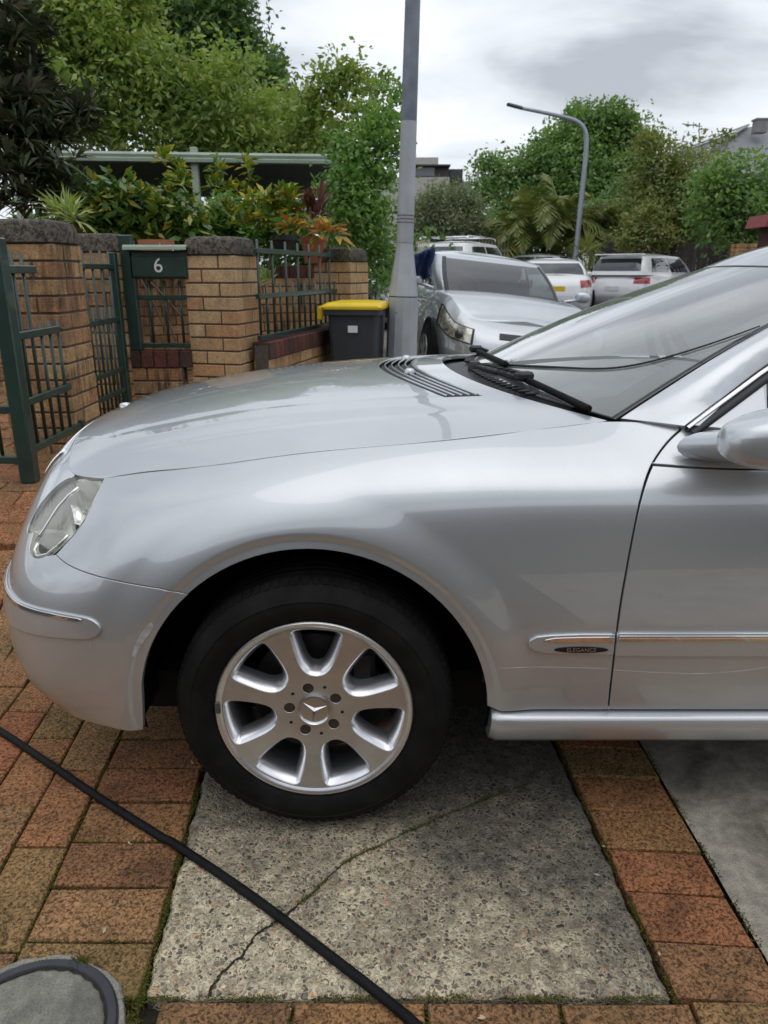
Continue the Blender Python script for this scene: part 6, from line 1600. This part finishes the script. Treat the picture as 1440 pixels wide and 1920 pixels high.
def tree(name, label, base, lobes, n, leaf, mat, cl=120, sig=.25, width=.5, trunk=.10, group=None, cat='tree', hollow=.5, nb=.35, curl=.25, branches=14, barkm='bark'):
    base = np.array(base, float); t = empty(name, base, 0, label, cat, group)
    P, C = crown_pts(lobes, n, cl, sig, hollow); V, F = leaf_quads(P, leaf, width, nb, curl)
    mesh_obj('crown', V - base, F, LM[mat], t)
    L = np.array([l[:3] for l in lobes]); mid_ = L.mean(0); b = MB()
    top_ = np.array([mid_[0], mid_[1], max(mid_[2], base[2] + .3)]); bend = base + (top_ - base) * .5 + np.array([NR.normal(0, .05), NR.normal(0, .05), 0]) * np.linalg.norm(top_ - base)
    tr = resample([base - [0, 0, .1], base * .7 + bend * .3, bend, top_], np.linalg.norm(top_ - base) / 8, closed=False, smooth=2)
    b.tube(tr, np.linspace(trunk, trunk * .45, len(tr)), 8)
    sel = C[NR.choice(len(C), min(branches, len(C)), replace=False)]
    for c in sel:
        k = NR.randint(len(tr) // 3, len(tr)); a = tr[k]; m_ = (a + c) / 2 + NR.normal(0, .06, 3) * np.linalg.norm(c - a) + np.array([0, 0, -.05]) * np.linalg.norm(c - a)
        b.tube(resample([a, m_, c], np.linalg.norm(c - a) / 5 + .02, closed=False, smooth=1), np.linspace(trunk * .42, trunk * .08, len(resample([a, m_, c], np.linalg.norm(c - a) / 5 + .02, closed=False, smooth=1))), 5)
    b.build('trunk', M[barkm], t, smooth=True); return t
def lob(u, v, Y, ru, rv, ry=None):
    """lobe seen at (u, v) with these radii in photograph pixels, at depth Y"""
    c = W(u, v, Y); s = FPX / (Y * CP - (c[2] - CAMH) * SP); return (c[0], Y, c[2], ru / s, rv / s, ry if ry else (ru + rv) / 2 / s)
def foot(u, Y): p = W(u, 500, Y); return (p[0], Y, float(gz(p[0], Y)))
# yellow-green garden tree filling the upper left
tree('lime_tree', 'tall yellow-green leafy tree rising over the carport at the left', foot(230, 11.5), [lob(120, 60, 11, 110, 90), lob(200, 20, 12, 100, 80), lob(300, 150, 11.5, 70, 60), lob(200, 160, 11, 120, 80), lob(420, 190, 11, 85, 70), lob(310, 220, 11, 110, 60), lob(470, 240, 11.5, 60, 45), lob(100, 190, 11, 80, 70), lob(140, -80, 11.5, 120, 90)], 33000, .105, 'lime', 420, .17, .5, .14, 'garden trees', hollow=.35, branches=40)
tree('conifer', 'tall dense blue-green conifer with rounded peaks behind the lighter trees', foot(420, 22), [lob(400, 40, 22, 60, 110), lob(350, -20, 23, 70, 90), lob(445, 100, 22, 45, 80), lob(470, 130, 21.5, 35, 60), lob(420, 180, 22, 80, 70), lob(310, 60, 23, 60, 90), lob(495, 190, 22, 35, 50), lob(380, 230, 22, 90, 50), lob(405, -60, 22, 45, 70), lob(455, 60, 21.5, 28, 40), lob(485, 140, 21, 26, 46), lob(510, 190, 21, 24, 36), lob(430, 10, 22, 26, 40)], 36000, .18, 'conifer', 260, .30, .45, .3, 'garden trees', hollow=.75)
tree('dark_tree', 'small dark treetop far away beside the tall conifer', foot(508, 45), [lob(508, 118, 45, 16, 14), lob(500, 140, 45, 18, 20), lob(516, 150, 45, 12, 20)], 1500, .35, 'dark', 40, .3, .5, .2, 'garden trees')
tree('garden_tree', 'airy light green sapling left of the light pole with open upright twigs', foot(640, 9.8), [lob(640, 170, 9.8, 50, 50), lob(590, 215, 9.8, 50, 40), lob(680, 210, 9.6, 45, 60), lob(560, 240, 9.8, 50, 36), lob(620, 250, 9.6, 70, 40), lob(600, 135, 9.8, 14, 28), lob(670, 120, 9.7, 18, 28), lob(722, 160, 9.7, 16, 40), lob(635, 115, 9.8, 12, 20)], 4200, .085, 'lime', 130, .08, .5, .035, 'garden trees', hollow=.1, branches=40)
tree('garden_tree', 'mid green bushy tree behind the carport roof at centre left', foot(520, 14), [lob(520, 230, 14, 60, 40), lob(450, 260, 14, 60, 30), lob(590, 268, 14, 50, 24)], 7000, .12, 'lime', 120, .2, .5, .08, 'garden trees')
tree('climbing_shrub', 'dense green climber hanging over the end of the wall beside the light pole', foot(660, 7.6), [lob(655, 300, 7.6, 38, 40), lob(650, 360, 7.5, 36, 50), lob(690, 330, 7.7, 44, 60), lob(670, 410, 7.5, 50, 50), lob(705, 400, 7.7, 30, 60), lob(712, 470, 7.6, 22, 45), lob(700, 270, 7.8, 36, 50), lob(720, 240, 7.9, 24, 50), lob(742, 200, 8.2, 10, 60), lob(740, 300, 8, 8, 90), lob(706, 520, 7.4, 14, 25), lob(640, 270, 7.8, 18, 26)], 7600, .062, 'mid', 260, .085, .6, .035, None, 'shrub', hollow=.2)
# dark bronze-leaved tree at the far left, long leaves in rosettes
def rosettes(name, label, base, centers, mat, nl, L, wd, trunk, cat='tree', group=None, barkm='bark', up=.2, stems=True):
    base = np.array(base, float); t = empty(name, base, 0, label, cat, group); V = []; k = 0
    for c in centers:
        ax = NR.normal(0, .35, 3) + np.array([0, 0, 1]); ax /= np.linalg.norm(ax)
        for _ in range(nl):
            d = NR.normal(size=3); d -= ax * (d @ ax); d /= np.linalg.norm(d); el_ = NR.uniform(-.5, 1.0) + up; d = d * math.cos(el_) + ax * math.sin(el_)
            l = L * NR.uniform(.6, 1.15); s_ = np.cross(d, ax); s_ /= np.linalg.norm(s_) + 1e-9; w_ = wd * NR.uniform(.7, 1.2)
            c0 = np.array(c) + d * .02; m1 = c0 + d * l * .5; tip = c0 + d * l - np.array([0, 0, l * .22])
            m1b = c0 + d * l * .28; V += [[c0, m1 + s_ * w_ / 2, tip, m1 - s_ * w_ / 2]]
    V = np.array(V); n = len(V); mesh_obj('crown', V.reshape(-1, 3) - base, np.arange(4 * n).reshape(n, 4), LM[mat], t)
    if stems:
        b = MB(); C = np.array(centers); mid_ = base * .45 + C.mean(0) * .55
        b.tube([base - [0, 0, .05], (base + mid_) / 2 + NR.normal(0, .03, 3), mid_], [trunk, trunk * .8, trunk * .6], 7)
        for c in C[::max(1, len(C) // 26)]: b.tube([mid_ if trunk > .03 else base, (mid_ * .5 + c * .5) + NR.normal(0, .06, 3), c], [trunk * .5, trunk * .35, trunk * .15], 5)
        b.build('trunk', M[barkm], t, smooth=True)
    return t
def cpts(lobes, n, hollow=.2): P, C = crown_pts(lobes, n, n, .03, hollow); return P
rosettes('frangipani_tree', 'dark bronze-leaved tree overhanging the first pillar at the far left', foot(-60, 6.4), cpts([lob(30, 60, 6.3, 55, 110), lob(40, 240, 6.2, 75, 90), lob(90, 190, 6.4, 70, 60), lob(140, 220, 6.4, 50, 45), lob(20, 340, 6.0, 50, 60), lob(90, 320, 6.2, 70, 45), lob(-50, 200, 6.3, 90, 160), lob(60, 380, 6.0, 80, 25)], 330), 'dark', 15, .19, .036, .07)
tree('lime_tree', 'low bright green sapling leaves showing through the dark bronze tree', foot(40, 7.6), [lob(50, 170, 7.4, 40, 30), lob(75, 140, 7.4, 25, 20)], 1500, .13, 'lime', 60, .10, .5, .03, 'garden trees')
# garden bed
tree('croton_hedge', 'glossy dark green hedge with yellow flecks behind the letterbox', foot(250, 6.6), [lob(190, 388, 6.5, 60, 30), lob(250, 400, 6.4, 60, 30), lob(310, 412, 6.4, 60, 30), lob(200, 420, 6.4, 70, 34), lob(345, 395, 6.6, 24, 20), lob(140, 360, 6.7, 36, 20), lob(215, 358, 6.7, 14, 10), lob(350, 430, 6.4, 30, 24)], 4300, .105, 'gloss', 260, .08, .42, .03, None, 'hedge', hollow=.1, nb=.6)
tree('croton_hedge', 'green hedge filling the bed under the carport, right of the fascia post', foot(440, 8.0), [lob(420, 400, 7.8, 50, 45), lob(470, 420, 7.8, 60, 40), lob(540, 440, 8.0, 60, 40), lob(380, 430, 7.8, 40, 40), lob(600, 470, 8, 50, 40), lob(560, 540, 8, 60, 40)], 5200, .09, 'mid', 200, .09, .42, .03, None, 'hedge', hollow=.1, nb=.6)
CG = 'tall croton plants with yellow-edged leaves'
for u, Y, stems_, lab in ((300, 6.2, [(302, 308), (262, 352), (336, 338), (290, 390)], 'croton with bare crossing stems in the pot behind the letterbox'), (440, 6.9, [(452, 312), (430, 352), (405, 318), (466, 345), (396, 345), (425, 400)], 'tallest croton, its stems standing free against the carport'), (360, 6.7, [(340, 322), (326, 352), (340, 380)], 'croton with yellow lower leaves beside the carport post')):
    C = []
    for a, c in stems_:
        for _ in range(4): C.append(W(a, c, Y) + NR.normal(0, .03, 3))
    rosettes('croton', lab, foot(u, Y), C, 'croton', 9, .12, .038, .012, 'plant', CG, 'twig', .5)
rosettes('croton', 'bright yellow and orange croton in front of the hanging black pot', foot(500, 6.9), [W(a, c, 6.6) + NR.normal(0, .03, 3) for a, c in [(470, 395), (500, 385), (530, 372), (520, 400), (545, 395), (490, 410), (460, 410), (535, 385), (510, 392)] for _ in range(3)], 'croton', 12, .15, .042, .014, 'plant', CG, 'twig', .5)
rosettes('cordyline', 'purple spiky cordyline in the tall terracotta pot', foot(585, 6.8), [W(a, c, 6.75) for a, c in [(575, 405), (590, 400), (597, 385), (568, 395), (600, 410), (583, 415)]], 'purple', 15, .27, .035, .012, 'plant', None, 'twig', .75)
rosettes('bromeliad', 'orange and yellow bromeliad leaves spilling over the terracotta pots', foot(600, 6.65), [W(a, c, 6.5) for a, c in [(560, 428), (590, 425), (610, 432), (630, 440), (545, 425), (600, 440), (620, 436)]], 'orange', 11, .15, .055, .01, 'plant', None, 'twig', .3, stems=False)
rosettes('spider_plant', 'pale striped spider plant behind the second pillar', foot(120, 5.9), [W(a, c, 5.7) for a, c in [(125, 402), (135, 410), (115, 408), (145, 415)]], 'spider', 22, .24, .018, .01, 'plant', None, 'twig', .5, stems=False)
rosettes('agapanthus', 'low green strap-leaved plant behind the fence bars', foot(505, 6.6), [W(a, c, 6.3) for a, c in [(497, 520), (508, 528), (500, 535)]], 'spider', 14, .14, .02, .01, 'plant', None, 'twig', .5, stems=False)
def pot(u, v0, v1, Y, r, mat, label, name='flower_pot', grp=None):
    a = W(u, v1, Y); c = W(u, v0, Y); h = c[2] - a[2]; t = empty(name, a, 0, label, 'pot', grp)
    b = MB(); b.lathe([(r * .68, 0), (r * .74, .01), (r * .92, h - .035), (r, h - .034), (r * 1.02, h), (r * .9, h), (r * .86, h - .03)], 28, caps=False); b.lathe([(.001, .004), (r * .7, .004)], 20, caps=False); b.build('body', M[mat], t, auto=40)
    b = MB(); b.lathe([(.001, h - .025), (r * .9, h - .03)], 20, caps=False); b.build('soil', M['soil'], t)
pot(590, 444, 494, 6.75, .115, 'terracotta', 'tall terracotta pot holding the purple cordyline', grp='garden pots')
pot(297, 450, 500, 5.9, .13, 'terracotta', 'wide terracotta pot just above the letterbox', grp='garden pots')
pot(534, 442, 474, 6.3, .105, 'blackpot', 'round black pot hanging behind the fence top', grp='garden pots')
# street side
tree('olive_tree', 'rounded grey-green olive tree beyond the light pole', foot(835, 27), [lob(835, 395, 27, 50, 45), lob(805, 420, 27, 45, 45), lob(870, 415, 27, 38, 50), lob(840, 445, 26.5, 65, 35)], 22000, .15, 'olive', 420, .20, .3, .12, 'street trees', hollow=.6)
tree('street_tree', 'large leafy green tree behind the far street lamp', foot(1080, 33), [lob(1075, 260, 33, 60, 50), lob(1140, 240, 33, 55, 40), lob(1000, 310, 33, 55, 45), lob(1080, 330, 32, 80, 55), lob(1160, 310, 33, 60, 60), lob(940, 350, 33, 45, 45), lob(960, 410, 32, 50, 50), lob(1100, 390, 32, 90, 55), lob(1190, 280, 33, 30, 35), lob(1035, 290, 33, 30, 40), lob(925, 310, 33, 22, 18), lob(1150, 215, 33, 20, 20), lob(925, 450, 31, 40, 40)], 52000, .19, 'bluegreen', 520, .33, .55, .25, 'street trees', hollow=.35, branches=40)
tree('gum_tree', 'sparse olive-coloured gum tree in front of the grey roof', foot(1255, 24), [lob(1240, 300, 24, 50, 45), lob(1215, 350, 24, 40, 45), lob(1275, 350, 24, 55, 50), lob(1240, 400, 24, 60, 50), lob(1300, 400, 24, 50, 50), lob(1215, 262, 24, 30, 24), lob(1275, 430, 24, 60, 30)], 17000, .16, 'gum', 300, .24, .38, .09, 'street trees', hollow=.2, branches=30)
tree('magnolia', 'broad-leaved dark green tree at the right above the brick wall', foot(1380, 20), [lob(1370, 352, 20, 34, 36), lob(1345, 390, 20, 45, 45), lob(1400, 390, 20, 50, 45), lob(1445, 372, 20, 34, 36), lob(1330, 352, 20, 22, 26), lob(1412, 330, 20, 10, 22), lob(1380, 430, 20, 60, 24), lob(1430, 420, 20, 40, 30), lob(1400, 300, 20, 10, 26), lob(1362, 316, 20, 10, 22), lob(1436, 312, 20, 12, 28), lob(1318, 330, 20, 10, 22)], 6600, .17, 'bluegreen', 260, .21, .5, .07, 'street trees', hollow=.2, branches=30)
tree('street_tree', 'wispy tree of few leaves rising past the aerial', foot(1330, 25), [lob(1330, 300, 25, 30, 30), lob(1290, 290, 25, 20, 36), lob(1350, 270, 25, 24, 20), lob(1370, 250, 25, 16, 10), lob(1310, 250, 25, 16, 12), lob(1330, 350, 25, 50, 40)], 1000, .17, 'gum', 70, .14, .45, .04, 'street trees', hollow=.1, branches=30)
tree('shrub', 'rusty orange and green shrub in front of the paling fence', foot(1205, 22.5), [lob(1190, 440, 22.5, 26, 30), lob(1225, 430, 22.5, 30, 30), lob(1210, 400, 22.5, 22, 24), lob(1175, 460, 22.5, 20, 18), lob(1240, 450, 22.5, 24, 24)], 4500, .12, 'rust', 130, .14, .5, .03, None, 'shrub', hollow=.3)
tree('shrub', 'dark green shrubs filling the gap left of the palm', foot(930, 29), [lob(915, 450, 29, 30, 30), lob(950, 460, 29, 40, 24), lob(1010, 465, 29, 50, 18)], 5000, .18, 'conifer', 100, .25, .5, .05, None, 'shrub', hollow=.2)
tree('shrub', 'dark understorey between the palm and the gum tree', foot(1140, 27), [lob(1130, 430, 27, 50, 50), lob(1160, 400, 28, 40, 50), lob(1300, 440, 26, 60, 26)], 7000, .20, 'conifer', 120, .28, .5, .05, None, 'shrub', hollow=.2)
tree('hedge', 'dark leafy hedge closing the garden behind the carport', (-3.0, 14.6, .3), [(-7.5, 15, 1.5, 2.2, .8, 1.4), (-4.5, 15, 1.5, 2.2, .8, 1.5), (-1.8, 15, 1.4, 2.0, .8, 1.4), (-10.5, 15, 1.6, 2.2, .8, 1.5), (-.2, 15.2, 1.2, 1.2, .8, 1.2)], 16000, .16, 'conifer', 260, .22, .5, .05, None, 'hedge', hollow=.2)
# palm with arching fronds
def palm(base, crown_c, nf, L, label):
    base = np.array(base, float); t = empty('palm', base, 0, label, 'palm', None); V = []; st = MB()
    for c in crown_c:
        c = np.array(c)
        for k in range(nf):
            a = NR.uniform(0, 2 * math.pi); e_ = NR.uniform(.15, 1.35); l = L * NR.uniform(.75, 1.15); d = np.array([math.cos(a) * math.cos(e_), math.sin(a) * math.cos(e_), math.sin(e_)])
            pts = [c + d * l * s_ - np.array([0, 0, 1.0]) * l * .75 * s_ ** 2.4 * math.cos(e_ * .7) for s_ in np.linspace(0, 1, 9)]; st.tube(pts, np.linspace(.03, .008, 9), 4)
            P = np.array(pts); T = np.gradient(P, axis=0); T /= np.linalg.norm(T, axis=1)[:, None]
            for q in np.linspace(.12, .99, 34):
                i = q * 8; j = min(int(i), 7); p = P[j] + (P[j + 1] - P[j]) * (i - j); tt = T[j]
                s_ = np.cross(tt, [0, 0, 1.]); s_ /= np.linalg.norm(s_) + 1e-9; ll = l * .30 * math.sin(math.pi * min(.95, .12 + q * .85)) 
                for sg in (-1, 1):
                    dd = s_ * sg * .8 + tt * .55 + np.array([0, 0, -.45 + NR.normal(0, .12)]); dd /= np.linalg.norm(dd); w_ = tt * .032
                    V.append([p, p + dd * ll * .5 + w_, p + dd * ll, p + dd * ll * .5 - w_])
        tr = [base, (base + c) / 2 + NR.normal(0, .05, 3), c]; MBt = MB(); MBt.tube(tr, [.13, .10, .08], 8); MBt.build('trunk', M['bark'], t, smooth=True)
    V = np.array(V); n = len(V); cr_ = mesh_obj('crown', V.reshape(-1, 3) - base, np.arange(4 * n).reshape(n, 4), LM['palm'], t); st.build('stems', LM['palm'], t, smooth=True, off=base)
palm(foot(1040, 26.5), [W(1010, 430, 26.5), W(1050, 415, 26), W(1085, 430, 27), W(975, 445, 26.5), W(1110, 445, 26)], 17, 2.3, 'clumping palm with arching olive fronds around the street lamp foot')
rosettes('yucca', 'low spiky yucca at the foot of the street lamp', foot(1102, 22.5), [W(1102, 468, 22.5), W(1095, 478, 22.5)], 'palm', 30, .8, .05, .03, 'plant', None, 'bark', .6)
tag(bpy.data.objects['yucca'], 'low spiky yucca at the foot of the street lamp', 'plant')
# bare crossing stems behind the letterbox frame
o_ = foot(300, 5.6); t = empty('dry_plant', o_, 0, 'bare crossed stems leaning behind the frame under the letterbox', 'plant'); b = MB()
for p_ in ([(262, 520), (292, 575), (322, 648)], [(300, 455), (288, 530), (330, 640)], [(334, 520), (312, 590), (318, 650)], [(283, 530), (312, 560), (345, 600)]):
    P_ = np.array([W(u, v, 5.45) for u, v in p_]) - np.array(o_); b.tube(resample(P_, .05, closed=False, smooth=2), .006, 6)
b.build('stems', M['twig'], t, smooth=True)
